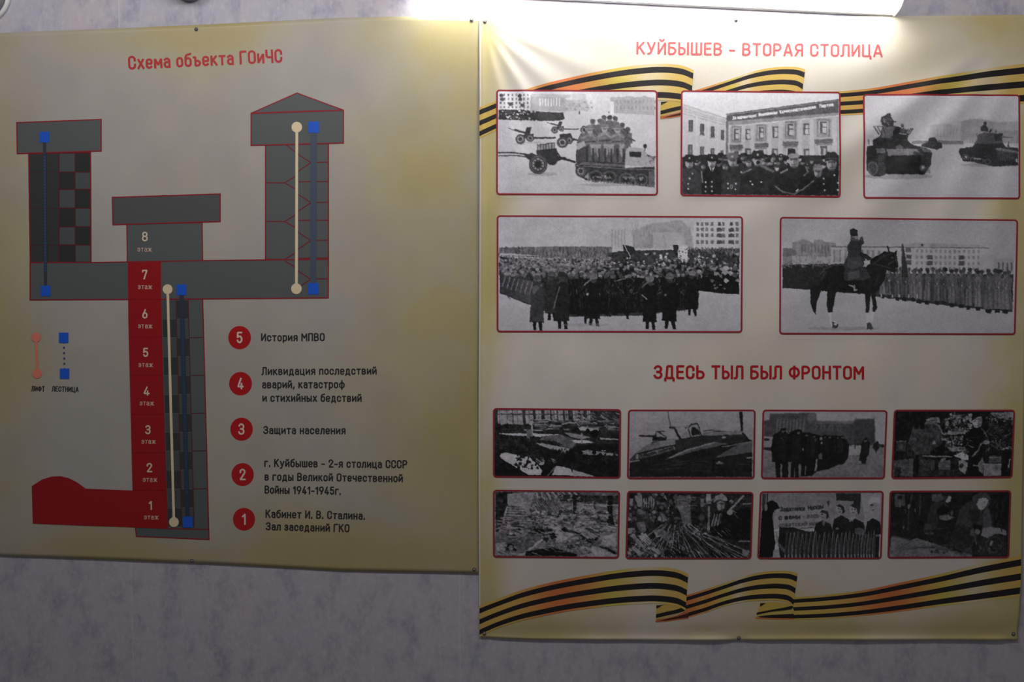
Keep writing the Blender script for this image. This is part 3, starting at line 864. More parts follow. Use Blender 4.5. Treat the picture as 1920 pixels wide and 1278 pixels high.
        self.a = 128 + (self.a - 128) * contrast
        self.a = 12 + np.clip(self.a, 6, 236) * .935
    def build(self, label, soft=0, contrast=1.0, grain=5, warp=.7, tex=.7):
        self.finish(soft, contrast, warp, tex)
        a = self.a
        H, W = self.h, self.w
        a = a[:H * 2, :W * 2].reshape(H, 2, W, 2).mean((1, 3))
        rs = np.random.RandomState(self.seed)
        a = np.clip(a + rs.normal(0, grain, a.shape), 18, 236)
        U, V = np.meshgrid((np.arange(W) + .0) / (W - 1), (np.arange(H) + .0) / (H - 1))
        q = np.array(self.q, float)
        e = 1.6 / np.array([W, H])          # the red line covers the rim
        u, v = e[0] + U * (1 - 2 * e[0]), e[1] + V * (1 - 2 * e[1])
        XY = (q[0] * (1 - u)[..., None] + q[1] * u[..., None]) * (1 - v)[..., None] + (q[3] * (1 - u)[..., None] + q[2] * u[..., None]) * v[..., None]
        Pn = place(XY[..., 0], XY[..., 1], 'photo', 8).reshape(-1, 3)
        tint = np.array([0.955, 0.955, 1.04])
        C = (lin(a)[..., None] * tint).reshape(-1, 3)
        f = grid_faces(W, H)
        cut = 4                              # rounded corners
        def inside(i, j):
            cx, cy = min(max(i + .5, cut), W - 1 - cut), min(max(j + .5, cut), H - 1 - cut)
            return (i + .5 - cx) ** 2 + (j + .5 - cy) ** 2 <= (cut + .4) ** 2
        f = [f[j * (W - 1) + i] for j in range(H - 1) for i in range(W - 1) if (cut <= i < W - 1 - cut or cut <= j < H - 1 - cut or inside(i, j))]
        o = mesh_obj('printed_photograph', Pn, f, M_VINYL, photo, C, normals=fold_normals(XY[..., 0].ravel(), XY[..., 1].ravel(), 'photo'))
        o['label'] = label
        pr = Print('photo', 9)
        c = 5.0
        pts = []
        n = 6
        for k, (sx, sy) in enumerate(((0, 0), (1, 0), (1, 1), (0, 1))):
            ccx, ccy = (c / W, 1 - c / W)[sx], (c / H, 1 - c / H)[sy]
            for i in range(n + 1):
                an = math.radians(180 + 90 * k + 90 * i / n)
                uu, vv = ccx + c / W * math.cos(an), ccy + c / H * math.sin(an)
                pts.append(tuple((q[0] * (1 - uu) + q[1] * uu) * (1 - vv) + (q[3] * (1 - uu) + q[2] * uu) * vv))
        pr.line(pts, 3.2, (142, 42, 50), 0, 6.0, closed=True)
        pr.build('photograph_border', o)
        return o

def marching(p, x0, x1, y0, y1, n, r0, r1, top=(120, 200), body=(30, 60), lean=0.0):
    """rows of people, far ones first: pale hat tops over dark coats"""
    for i in range(n):
        t = (i + p.r.random()) / n
        y = y0 + (y1 - y0) * t
        r = r0 + (r1 - r0) * t
        x = p.r.uniform(x0, x1)
        p.P([(x - r * 1.3, y + r * 5), (x - r * 1.2, y + r * 1.3), (x, y + r * .5), (x + r * 1.2, y + r * 1.3), (x + r * 1.3, y + r * 5)], p.r.uniform(*body))
        p.E(x, y + r * .35, r * .62, r * .8, p.r.uniform(60, 120))
        p.E(x + lean * r, y - r * .35, r * .85, r * .6, p.r.uniform(*top))
def wheel(p, x, y, rx, ry, tyre=62, spokes=0):
    p.E(x, y, rx, ry, tyre); p.E(x, y, rx * .62, ry * .62, 165); p.E(x, y, rx * .42, ry * .42, 60)
    p.O(x, y, rx * .82, ry * .82, rx * .07, tyre + 45)
    for k in range(spokes):
        a = 6.2832 * k / spokes
        p.L([(x, y), (x + rx * .6 * math.cos(a), y + ry * .6 * math.sin(a))], rx * .1, 60)

# --- 1: tracked tractor with soldiers, towed guns on a snowy square
p = Pic([(932, 170), (1231, 171), (1232, 365), (932, 364)], 925, 165, 6.095, 1)
p.G(30, 270, 218, 206); p.G(270, 1240, 206, 196)
p.R(30, 40, 420, 262, 224)
for y in range(78, 250, 47):
    for x in range(78, 420, 45):
        p.R(x - 9, y - 14, x + 9, y + 12, p.r.choice((110, 130, 95, 140)))
for x, y in ((90, 85), (95, 130), (300, 90), (305, 130), (195, 185), (330, 195)): p.E(x, y, 24, 20, 80)
p.P([(420, 75), (830, 110), (830, 265), (420, 262)], 172)
p.P([(430, 60), (900, 75), (870, 110), (430, 95)], 190)
for x in range(525, 770, 32): p.R(x, 112, x + 14, 205, 222)
p.R(830, 130, 1080, 262, 186); p.dots(60, 840, 140, 1130, 258, 5, 14, 140, 185, 1.4)
p.R(900, 60, 1060, 130, 196)
p.P([(1345, 96), (1500, 96), (1555, 82), (1610, 98), (1690, 96), (1730, 80), (1790, 100), (1850, 108), (1850, 305), (1345, 280)], 176)
for x in range(1365, 1850, 44):
    p.R(x, 130, x + 18, 170, 158); p.R(x, 200, x + 18, 240, 158)
p.R(1340, 150, 1385, 300, 222)
p.N(9, 40, 40, 11, box=(30, 40, 1860, 270))
p.P([(55, 250), (240, 246), (430, 262), (800, 280), (818, 350), (760, 372), (480, 378), (55, 362)], 56)
p.dots(150, 60, 250, 480, 372, 6, 13, 30, 100); p.dots(26, 60, 255, 480, 370, 6, 14, 150, 225, 1.3); p.dots(70, 490, 278, 810, 365, 5, 11, 45, 85, .7)
for i in range(11): p.E(90 + i * 40, 374, 11, 9, 200)
p.E(984, 280, 9, 20, 70); p.E(1328, 270, 10, 7, 70)
def gun(x, y, s):
    p.L([(x - 130 * s, y - 110 * s), (x - 30 * s, y - 75 * s)], 9 * s, 70); p.L([(x - 60 * s, y - 92 * s), (x + 60 * s, y - 60 * s)], 24 * s, 62)
    p.P([(x + 40 * s, y - 30 * s), (x + 75 * s, y - 125 * s), (x + 130 * s, y - 128 * s), (x + 100 * s, y - 20 * s)], 55)
    p.L([(x + 110 * s, y - 10 * s), (x + 190 * s, y), (x + 400 * s, y - 2 * s)], 18 * s, 52)
    p.P([(x + 30 * s, y - 40 * s), (x + 150 * s, y - 50 * s), (x + 160 * s, y + 5 * s), (x + 30 * s, y + 5 * s)], 56)
    wheel(p, x + 115 * s, y, 46 * s, 42 * s); wheel(p, x, y + 14 * s, 56 * s, 58 * s)
p.E(420, 625, 150, 10, 165, .6); p.E(300, 645, 70, 8, 160, .6)
gun(304, 574, 1.0); gun(700, 470, .68)
wheel(p, 1040, 478, 42, 46)
p.P([(760, 530), (890, 515), (905, 570), (960, 590), (900, 612), (760, 590)], 55); p.L([(880, 590), (1000, 600)], 18, 60)
wheel(p, 870, 600, 40, 44); wheel(p, 790, 625, 64, 62)
# near gun carriage
p.E(560, 990, 170, 22, 158, .7)
p.L([(55, 742), (220, 745), (440, 770)], 15, 52); p.L([(55, 780), (220, 776), (400, 790)], 13, 60)
p.P([(350, 770), (440, 745), (560, 800), (400, 830)], 48)
p.P([(485, 715), (720, 690), (735, 780), (840, 800), (720, 850), (600, 850), (500, 780)], 50)
p.P([(500, 660), (690, 630), (700, 690), (500, 715)], 150)
for x in range(505, 700, 32): p.L([(x, 640), (x, 715)], 8, 55)
p.L([(500, 655), (700, 628)], 8, 55); p.L([(720, 790), (800, 810), (930, 850)], 26, 45); p.L([(700, 700), (760, 790)], 16, 50)
p.E(670, 840, 60, 48, 55); wheel(p, 510, 878, 106, 112, 66); p.E(505, 880, 30, 36, 48)
for k in range(10):
    a = 6.2832 * k / 10; p.E(510 + 52 * math.cos(a), 880 + 56 * math.sin(a), 9, 10, 70)
# men on the tractor
for x, y in ((1140, 390), (1225, 385), (1270, 345), (1335, 345), (1400, 355), (1480, 430), (1545, 480), (1520, 520)):
    p.P([(x - 55, y + 150), (x - 45, y + 35), (x, y + 20), (x + 45, y + 35), (x + 55, y + 150)], p.r.uniform(85, 110)); p.E(x, y + 8, 24, 28, 125); p.E(x, y - 14, 30, 24, p.r.uniform(66, 95))
p.P([(955, 620), (1000, 520), (1090, 480), (1530, 490), (1560, 620), (1510, 860), (950, 860)], 92)
p.dots(70, 1000, 500, 1530, 640, 12, 34, 75, 150); p.dots(40, 1050, 470, 1540, 560, 8, 18, 60, 90)
for x, y in ((1105, 470), (1275, 455), (1425, 465)):
    p.P([(x - 85, y + 190), (x - 75, y + 60), (x, y + 40), (x + 75, y + 60), (x + 85, y + 190)], 112)
    p.E(x, y + 15, 34, 40, 160); p.E(x, y - 18, 46, 32, 118); p.L([(x - 45, y - 4), (x + 45, y - 4)], 9, 165); p.L([(x - 16, y + 12), (x + 16, y + 12)], 7, 70)
    p.L([(x - 70, y + 95), (x + 10, y + 60), (x + 60, y + 100)], 26, 145, .8); p.L([(x - 60, y + 150), (x + 60, y + 140)], 16, 70)
for x in (1140, 1200, 1290, 1350, 1470): p.P([(x - 30, 640), (x + 34, 640), (x + 26, 740), (x + 4, 800), (x - 16, 760)], 150)
p.P([(950, 640), (1040, 600), (1060, 660), (990, 720), (955, 700)], 165); p.P([(945, 720), (1100, 640), (1080, 850), (945, 855)], 72)
for x in range(1060, 1500, 70): p.R(x, 690, x + 24, 850, 48, .8)
p.L([(1540, 570), (1620, 600)], 20, 80)
# cab, hull and tracks
p.P([(1510, 860), (1520, 700), (1560, 672), (1720, 690), (1790, 780), (1850, 850), (1850, 905), (1510, 885)], 168)
p.P([(1560, 725), (1700, 730), (1695, 792), (1562, 785)], 45); p.E(1742, 662, 22, 26, 50); p.L([(1742, 680), (1735, 720)], 8, 70)
p.L([(1770, 770), (1850, 800)], 20, 80); p.dots(16, 1780, 770, 1850, 850, 8, 16, 60, 150)
p.P([(930, 880), (1010, 830), (1510, 860), (1510, 915), (1850, 900), (1850, 1140), (1700, 1125), (1400, 1090), (1060, 1060), (960, 1000)], 58)
p.P([(960, 880), (1040, 848), (1510, 878), (1508, 905), (1000, 880)], 104); p.L([(940, 890), (1500, 925)], 8, 130); p.L([(1510, 925), (1850, 935)], 12, 105)
wheel(p, 1000, 955, 62, 66, 60, 8); p.P([(1040, 1020), (1090, 970), (1090, 1050)], 150)
for x, y in ((1170, 1015), (1330, 1020), (1520, 1040), (1690, 1050)):
    p.O(x, y, 74, 62, 15, 95); p.E(x, y, 40, 34, 40); p.E(x, y, 16, 14, 130)
for a, b in ((1140, 1350), (1490, 1720)): p.L([(a, 1020), (b, 1030)], 18, 125); p.dots(14, a, 1005, b, 1040, 8, 15, 40, 170)
for i in range(22): x = 1080 + i * 36; p.L([(x, 1050 + i * 2.9), (x + 12, 1075 + i * 3)], 10, 130)
p.N(16, 30, 26, 12, box=(935, 840, 1855, 1130)); p.P([(1780, 960), (1850, 940), (1850, 1140), (1780, 1130)], 110, .7)
p.E(1300, 1110, 340, 16, 150, .5); p.N(7, 260, 120, 13, box=(40, 380, 1860, 1240))
p.build('photograph of soldiers on a tracked tractor with towed guns on snow', 1, 1.1, 5, .6, .5)

# --- 2: crowd of men in caps before a long pale building
p = Pic([(1278, 171), (1574, 174), (1574, 369), (1277, 366)], 1270, 165, 6.086, 2)
p.G(50, 420, 222, 214)
p.P([(50, 120), (555, 310), (560, 830), (50, 830)], 202); p.P([(50, 110), (555, 300), (555, 345), (50, 190)], 222)
for a in (0, 40, 62, 90): p.L([(50, 190 + a * 1.2), (560, 350 + a * .9)], 6, 165)
for x, y, w, h in ((145, 435, 50, 130), (275, 475, 46, 125), (395, 505, 42, 125), (508, 535, 36, 110)):
    p.R(x - w / 2, y - h / 2, x + w / 2, y + h / 2, 78); p.R(x - w / 4, y - h / 2 + 10, x + w / 6, y + h / 2 - 10, 100); p.L([(x - w * .6, y + h * .55), (x + w * .6, y + h * .55)], 8, 120)
for x, y, w, h in ((140, 720, 52, 130), (275, 730, 46, 110), (395, 745, 42, 100), (505, 760, 36, 90)):
    p.R(x - w / 2, y - h / 2, x + w / 2, y + h / 2, 88); p.R(x - w / 6, y - h / 2 + 10, x + w / 3, y + h / 2, 120)
for x in (215, 345, 455): p.L([(x, 330), (x, 820)], 10, 214)
p.P([(555, 300), (1840, 118), (1840, 850), (555, 850)], 176)
p.P([(555, 312), (1840, 130), (1840, 270), (555, 385)], 92); p.L([(555, 300), (1840, 120)], 10, 70); p.P([(555, 385), (1840, 268), (1840, 305), (555, 430)], 150)
p.L([(590, 440), (1840, 305)], 12, 215); p.L([(555, 385), (1840, 270)], 5, 130)
p.T('Да здравствует', (622, 362), (900, 330), 38, 232, .24); p.T('Всесоюзная', (925, 322), (1140, 292), 40, 232, .24)
p.T('Коммунистическая', (1165, 288), (1580, 226), 42, 232, .24); p.T('Партия', (1622, 218), (1785, 196), 44, 236, .24)
p.L([(562, 390), (562, 800)], 26, 120); p.L([(585, 420), (585, 800)], 8, 205)
for x in (745, 850, 1050, 1175, 1395, 1530, 1790): p.P([(x - 24, 430 - (x - 600) * .1), (x + 24, 426 - (x - 600) * .1), (x + 24, 850), (x - 24, 850)], 192)
for x, y, w, h, dk in ((668, 530, 60, 130, 1), (955, 510, 62, 130, 1), (1290, 475, 70, 140, 1), (1668, 445, 84, 140, 1), (800, 530, 56, 120, 0), (1115, 500, 62, 130, 0), (1470, 465, 68, 130, 0)):
    if dk:
        p.R(x - w * .95, y - h * .75, x + w * .95, y + h * .75, 138); p.R(x - w * .62, y - h * .55, x + w * .62, y + h * .5, 205)
        p.P([(x - w * 1.25, y + h * 1.0), (x + w * 1.25, y + h * .95), (x + w * 1.1, y + h * 1.45), (x - w * 1.05, y + h * 1.5)], 128)
        for k in (1.0, 1.12, 1.25): p.L([(x - w * 1.25, y + h * k), (x + w * 1.25, y + h * (k - .04))], 9, 84)
        p.R(x - w * .75, y + h * 1.45, x + w * .75, y + h * 2.5, 190); p.R(x - w * .45, y + h * 1.5, x + w * .45, y + h * 2.5, 96); p.R(x - w * .1, y + h * 1.7, x + w * .3, y + h * 2.4, 170)
    p.R(x - w / 2, y - h / 2, x + w / 2, y + h / 2, 92); p.R(x - w * .15, y - h * .38, x + w * .42, y - h * .1, 190); p.R(x - w * .2, y - h * .02, x + w * .42, y + h * .42, 196)
for x in (800, 1110, 1470): p.R(x - 32, 690, x + 34, 800, 92); p.R(x - 8, 710, x + 26, 790, 175)
p.N(8, 60, 60, 21, box=(50, 300, 1840, 850))
p.P([(50, 800), (300, 770), (900, 760), (1300, 770), (1840, 760), (1840, 1230), (50, 1230)], 46)
for i in range(60):
    x, y = p.r.uniform(440, 1800), p.r.uniform(770, 900); p.E(x, y + 20, 22, 28, p.r.uniform(90, 190)); p.E(x, y - 8, 36, 22, p.r.uniform(20, 60))
for x, y, r in ((240, 850, 26), (215, 870, 30), (290, 905, 34), (540, 905, 40), (810, 860, 44), (740, 800, 30), (980, 810, 30), (1095, 800, 32), (1180, 800, 30), (1480, 900, 30)): p.head(x, y, r, p.r.choice(('cap', 'fur')), p.r.uniform(150, 205), 48)
p.P([(1250, 780), (1262, 700), (1340, 690), (1352, 770)], 40); p.P([(860, 770), (905, 705), (925, 770), (880, 800)], 60); p.E(905, 722, 16, 20, 210)
p.P([(60, 920), (180, 930), (280, 1000), (290, 1230), (50, 1230)], 62); p.P([(270, 1010), (330, 930), (430, 930), (540, 990), (560, 1230), (270, 1230)], 34)
p.P([(500, 990), (560, 940), (720, 880), (800, 960), (760, 1230), (500, 1230)], 52); p.P([(720, 1010), (850, 900), (960, 880), (1120, 980), (1150, 1230), (700, 1230)], 40)
p.P([(1110, 1010), (1200, 900), (1260, 880), (1420, 880), (1530, 960), (1560, 1080), (1380, 1230), (1110, 1230)], 36); p.P([(1400, 1200), (1540, 1050), (1700, 990), (1840, 900), (1840, 1230), (1400, 1230)], 40)
p.head(130, 870, 62, 'cap', 205, 44); p.head(388, 860, 62, 'cap', 222, 40); p.head(625, 845, 64, 'cap', 205, 110); p.head(915, 830, 70, 'cap', 205, 45); p.E(918, 852, 26, 20, 40)
p.head(1325, 830, 80, 'none', 190); p.E(1325, 770, 70, 26, 150); p.head(1755, 860, 78, 'fur', 195, 44, 1); p.head(1600, 965, 56, 'fur', 195, 120)
p.P([(355, 905), (390, 975), (425, 905), (390, 930)], 225); p.L([(390, 930), (388, 975)], 12, 40)
for x, y in ((320, 1085), (390, 1080), (318, 1140), (390, 1135), (318, 1195), (390, 1190), (135, 1045), (120, 1105), (118, 1165), (165, 990), (575, 1100), (665, 1100), (575, 1155), (660, 1165), (830, 1070), (955, 1078), (855, 1105), (1665, 1030), (1665, 1092), (1680, 1165), (1790, 990), (1832, 1080), (1832, 1160), (725, 965)): p.E(x, y, 10, 10, 200)
p.O(615, 1135, 14, 22, 6, 170); p.P([(960, 870), (1110, 950), (1090, 970), (940, 900)], 105); p.L([(1180, 970), (1250, 930)], 20, 130); p.L([(1460, 900), (1490, 960), (1440, 1000)], 14, 120)
p.L([(740, 980), (840, 930)], 14, 120); p.L([(1120, 1130), (1200, 1190), (1330, 1215), (1440, 1150), (1550, 1060)], 16, 110); p.L([(1355, 1180), (1375, 1160)], 14, 220); p.L([(270, 960), (282, 1090)], 12, 150)
p.N(14, 60, 60, 22, box=(50, 880, 1840, 1230))
p.build('photograph of a crowd of men in caps before a long pale building', 1, 1.08, 5, .55, .5)

# --- 3: tanks with crew in the turrets on a snowy square
p = Pic([(1619, 178), (1910, 179), (1910, 372), (1619, 371)], 1610, 170, 6.087, 3)
p.G(40, 560, 206, 190); p.G(560, 1230, 200, 196)
p.P([(60, 450), (400, 440), (700, 440), (700, 590), (60, 590)], 180, .5)
p.R(800, 400, 1180, 580, 176, .6); p.P([(790, 410), (850, 385), (1040, 385), (1060, 410)], 172)
for x in range(880, 1180, 38): p.R(x, 430, x + 14, 540, 160, .7)
p.P([(1170, 350), (1260, 320), (1400, 315), (1540, 360), (1830, 345), (1830, 600), (1170, 600)], 158); p.P([(1540, 370), (1700, 350), (1830, 345), (1830, 450), (1540, 450)], 172)
p.N(10, 100, 80, 31, box=(60, 300, 1830, 590)); p.B(2)
p.P([(600, 575), (1190, 572), (1190, 615), (600, 612)], 132); p.G(615, 640, 192, 202, 930, 1830)
p.R(90, 560, 108, 620, 110)
# small far tank
p.P([(700, 620), (780, 590), (785, 545), (860, 535), (880, 590), (940, 600), (945, 650), (900, 672), (820, 670), (700, 640)], 66); p.dots(20, 790, 590, 930, 660, 8, 16, 45, 110)
# right tank
p.E(1500, 850, 340, 22, 150, .6)
p.P([(1140, 700), (1150, 660), (1290, 640), (1320, 600), (1640, 590), (1680, 640), (1820, 650), (1820, 850), (1560, 868), (1380, 835), (1180, 800)], 54)
p.P([(1310, 610), (1340, 560), (1365, 500), (1420, 475), (1560, 480), (1640, 520), (1650, 600)], 88); p.P([(1540, 500), (1600, 480), (1650, 485), (1630, 570), (1560, 580)], 56)
p.L([(1630, 528), (1760, 532)], 8, 80); p.E(1340, 490, 18, 16, 140); p.L([(1340, 500), (1360, 560)], 8, 90)
p.P([(1380, 440), (1395, 400), (1440, 395), (1470, 420), (1475, 465), (1400, 465)], 60); p.E(1437, 370, 20, 22, 62); p.L([(1440, 385), (1395, 410)], 16, 60); p.P([(1475, 470), (1500, 430), (1520, 440), (1505, 475)], 60); p.E(1565, 465, 12, 12, 90)
p.P([(1570, 660), (1700, 650), (1820, 700), (1820, 800), (1600, 800)], 74); p.P([(1560, 655), (1640, 650), (1620, 690), (1580, 680)], 130); p.P([(1640, 660), (1820, 690), (1820, 710), (1640, 690)], 120)
for x, y in ((1215, 760), (1300, 790), (1385, 800), (1470, 810)): p.O(x, y, 34, 26, 10, 92)
p.E(1218, 760, 16, 14, 190); p.L([(1310, 775), (1390, 782)], 12, 175); p.P([(1780, 780), (1825, 780), (1825, 820), (1790, 810)], 190); p.P([(1695, 640), (1708, 570), (1720, 640)], 60)
for x in (1195, 1215, 1250, 1275): p.L([(x, 570), (x + 10, 620)], 8, 205)
for x in range(1600, 1810, 26): p.L([(x, 720), (x + 8, 850)], 7, 40)
# left tank
p.E(440, 985, 400, 34, 150, .7)
p.P([(75, 640), (150, 625), (140, 570), (240, 520), (560, 500), (550, 570), (600, 620), (680, 640), (800, 680), (825, 720), (810, 860), (740, 965), (300, 960), (230, 990), (160, 985), (75, 910)], 50)
p.P([(215, 545), (240, 480), (255, 410), (410, 405), (420, 450), (540, 440), (550, 575)], 66); p.P([(255, 415), (400, 410), (385, 500), (340, 540), (250, 540)], 112)
p.P([(380, 470), (420, 410), (470, 420), (520, 480), (545, 560), (380, 560)], 48); p.L([(460, 490), (540, 500)], 14, 140); p.E(488, 400, 18, 20, 105); p.P([(460, 440), (510, 420), (525, 470), (480, 480)], 90)
p.P([(230, 350), (245, 305), (300, 300), (350, 300), (385, 345), (380, 410), (260, 405)], 64); p.E(328, 285, 24, 26, 60); p.L([(310, 290), (255, 305), (240, 350)], 22, 60); p.L([(380, 350), (410, 358)], 14, 70); p.dots(10, 270, 320, 370, 395, 8, 14, 95, 140)
for a, b in (((155, 415), (215, 500)), ((200, 420), (235, 480)), ((250, 410), (290, 490)), ((590, 430), (545, 500)), ((610, 435), (560, 510)), ((560, 435), (530, 490))): p.L([a, b], 11, 62)
p.L([(150, 415), (260, 412)], 6, 70); p.E(455, 650, 40, 28, 92)
p.P([(310, 670), (640, 665), (700, 735), (330, 745)], 128); p.P([(620, 690), (740, 735), (690, 742), (600, 730)], 70); p.P([(180, 665), (290, 660), (300, 715), (200, 720)], 112); p.P([(690, 655), (800, 680), (820, 712), (730, 705)], 110)
p.P([(300, 750), (690, 748), (720, 960), (300, 955)], 36)
for k in range(14):
    y = 740 + k * 17; p.L([(215, y), (285, y + 2)], 7, 82); p.L([(755, y - 20), (805, y - 18)], 7, 92)
p.E(150, 890, 62, 84, 74); p.O(150, 890, 50, 70, 10, 105); p.E(715, 885, 36, 40, 90); p.E(720, 880, 16, 20, 185); p.P([(75, 700), (180, 690), (190, 780), (75, 800)], 46)
p.N(12, 60, 40, 32, box=(75, 500, 825, 990)); p.N(5, 300, 150, 33, box=(60, 620, 1830, 1230)); p.dashes(16, 850, 700, 1750, 1150, 15, 40, 4, 165, 185, (0, 30), .6)
p.build('photograph of tanks with their crews on a snowy square', 1, 1.05, 4, .8, .45)

# --- 4: columns of soldiers in long coats marching
p = Pic([(933, 405), (1391, 407), (1390, 622), (933, 621)], 925, 400, 4.042, 4)
p.G(30, 300, 196, 204); p.G(300, 900, 208, 186)
for x in range(900, 1000, 24): p.L([(x, 120), (x, 260)], 7, 165)
p.P([(1060, 130), (1200, 70), (1320, 60), (1420, 40), (1500, 120), (1520, 260), (1060, 260)], 168); p.R(1210, 140, 1450, 260, 188); p.dashes(50, 1050, 60, 1520, 240, 20, 60, 4, 130, 160, (75, 105), .7)
p.N(12, 90, 60, 41, box=(40, 40, 1530, 260)); p.B(2)
p.P([(1520, 60), (1620, 40), (1870, 45), (1870, 270), (1520, 270)], 205)
for x in (1550, 1585, 1620, 1660, 1715, 1745, 1805, 1850):
    for y in (72, 115, 160, 212): p.R(x - 11, y - 14, x + 11, y + 14, 120 if x not in (1715, 1805) else 80)
for y in (118, 160, 210): p.R(1695, y - 10, 1735, y + 16, 88); p.R(1785, y - 10, 1828, y + 16, 84)
p.P([(45, 262), (400, 250), (900, 250), (900, 345), (560, 345), (270, 330), (45, 315)], 120)
p.dashes(500, 40, 250, 900, 325, 12, 34, 5, 60, 150, (80, 100)); p.P([(45, 300), (380, 325), (45, 318)], 190)
p.P([(860, 300), (1000, 280), (1870, 262), (1870, 600), (1600, 590), (1400, 400), (900, 400)], 62)
p.dashes(160, 1480, 250, 1870, 300, 14, 30, 5, 40, 160, (70, 110)); p.dots(240, 890, 290, 1860, 420, 6, 16, 24, 90); p.dots(50, 900, 300, 1860, 440, 6, 16, 150, 215, 1.2)
p.P([(980, 232), (1060, 250), (1080, 290), (1040, 310), (990, 300)], 46); p.L([(990, 230), (1040, 330)], 5, 210); p.R(1365, 236, 1405, 300, 50)
p.P([(1405, 250), (1470, 240), (1480, 370), (1440, 380), (1400, 330)], 216); p.dots(12, 1410, 260, 1475, 360, 5, 10, 80, 150); p.R(1262, 310, 1280, 385, 220); p.R(1300, 320, 1318, 390, 220)
p.P([(270, 335), (560, 350), (870, 350), (895, 410), (700, 385), (270, 350)], 210)
p.P([(45, 330), (300, 345), (700, 385), (1400, 400), (1560, 470), (1560, 720), (1100, 780), (500, 790), (45, 610)], 58)
marching(p, 45, 900, 335, 420, 420, 8, 12, (110, 175), (40, 80)); marching(p, 1000, 1860, 340, 430, 110, 9, 14, (70, 205), (22, 48))
p.P([(1540, 470), (1870, 440), (1870, 612), (1740, 608), (1560, 585)], 26); p.dots(24, 1560, 400, 1865, 520, 6, 22, 60, 200, 1.2); p.dots(5, 1640, 540, 1800, 570, 6, 10, 120, 150, 1.4)
marching(p, 60, 800, 400, 480, 170, 12, 19, (80, 160), (30, 64), .2); marching(p, 800, 1560, 390, 490, 130, 12, 18, (60, 170), (20, 44))
p.P([(560, 500), (1560, 480), (1560, 690), (1420, 730), (1250, 750), (900, 760), (640, 780), (540, 750)], 22)
for i in range(34):
    x = 560 + i * 29; y = 760 - max(0, x - 900) * .09
    p.P([(x - 9, y - 20), (x + 12, y - 20), (x + 8 + p.r.uniform(-8, 14), y + p.r.uniform(6, 34)), (x - 8, y + 10)], 24)
p.dashes(260, 560, 480, 1540, 720, 16, 60, 5, 34, 66, (70, 115), .8); p.dashes(60, 560, 470, 1560, 620, 14, 34, 6, 70, 130, (20, 160), .7)
p.dashes(120, 60, 440, 560, 620, 20, 60, 6, 36, 96, (70, 120), .8)
for i in range(9):
    x = 70 + i * 34; p.P([(x - 10, 470 + i * 7), (x + 40, 480 + i * 6), (x + 30, 620 + i * 14), (x - 4, 600 + i * 14)], p.r.uniform(50, 80)); p.L([(x - 6, 560 + i * 10), (x + 20, 480 + i * 8)], 8, 150, .7)
def coat(x, y, s, body=36, hat=130, leg=0):
    p.P([(x - 44 * s, y + 60 * s), (x, y + 34 * s), (x + 44 * s, y + 60 * s), (x + 52 * s, y + 330 * s), (x - 58 * s, y + 326 * s)], body)
    p.E(x, y + 14 * s, 24 * s, 30 * s, 62); p.E(x, y - 10 * s, 32 * s, 24 * s, hat); p.L([(x - 26 * s, y + 4 * s), (x + 26 * s, y + 4 * s)], 7 * s, hat + 30)
    p.P([(x - 34 * s, y + 320 * s), (x - 6 * s, y + 320 * s), (x - 8 * s - leg, y + 385 * s), (x - 30 * s - leg, y + 385 * s)], 24); p.P([(x + 8 * s, y + 320 * s), (x + 36 * s, y + 320 * s), (x + 40 * s + leg, y + 390 * s), (x + 16 * s + leg, y + 390 * s)], 24)
coat(440, 470, .9, 50, 80); coat(330, 505, 1.0, 62, 88, 0); coat(520, 480, 1.04, 36, 44); coat(760, 490, .95, 24, 110, 6); coat(1190, 505, .98, 22, 120, 4); coat(1340, 485, 1.02, 24, 105, 8); coat(1510, 460, .82, 26, 120, 4)
p.P([(285, 560), (330, 545), (350, 575), (300, 620)], 96); p.L([(455, 720), (500, 560)], 10, 110); p.L([(690, 545), (740, 500)], 12, 130); p.L([(1130, 560), (1190, 510)], 10, 110)
p.E(712, 616, 10, 12, 180); p.E(1045, 590, 14, 16, 70); p.L([(1130, 622), (1165, 650)], 10, 150); p.E(1306, 620, 8, 10, 120); p.L([(920, 515), (1000, 495)], 7, 130); p.L([(1470, 430), (1540, 400)], 7, 160)
p.P([(690, 780), (712, 780), (704, 840), (690, 840)], 28); p.P([(1010, 760), (1028, 760), (1026, 804), (1008, 800)], 28); p.E(700, 850, 180, 14, 150, .4)
p.N(10, 24, 20, 42, box=(45, 330, 1560, 560)); p.N(6, 200, 80, 43, box=(45, 600, 1870, 890))
p.build('photograph of columns of soldiers in long coats marching over snow', 0, 1.08, 5, .8, .6)

# --- 5: rider on a dark horse before a line of soldiers
p = Pic([(1463, 408), (1906, 413), (1902, 626), (1462, 625)], 1455, 400, 4.174, 5)
p.G(50, 420, 176, 190); p.G(420, 940, 190, 184)
p.P([(45, 275), (120, 280), (120, 235), (210, 205), (290, 240), (290, 210), (340, 205), (380, 225), (460, 235), (460, 400), (45, 400)], 140); p.R(120, 340, 420, 400, 172); p.P([(45, 275), (150, 290), (150, 330), (45, 345)], 110)
for x in range(190, 440, 26): p.R(x, 250, x + 10, 310, 112)
p.dashes(60, 50, 310, 420, 390, 10, 40, 4, 90, 130, (60, 120), .8)
p.P([(420, 265), (560, 250), (820, 240), (1000, 262), (1640, 258), (1700, 270), (1690, 450), (420, 400)], 184); p.L([(430, 262), (1660, 262)], 7, 90); p.P([(980, 240), (1100, 225), (1600, 240), (1640, 258), (980, 262)], 165)
for x in range(1090, 1600, 37):
    for y in (292, 338, 386, 428): p.R(x, y - 12, x + 17, y + 12, 140)
for x, ys in ((1035, (335, 380)), (1200, (338, 385)), (1448, (338, 385))):
    for y in ys: p.R(x - 20, y - 16, x + 22, y + 18, 84)
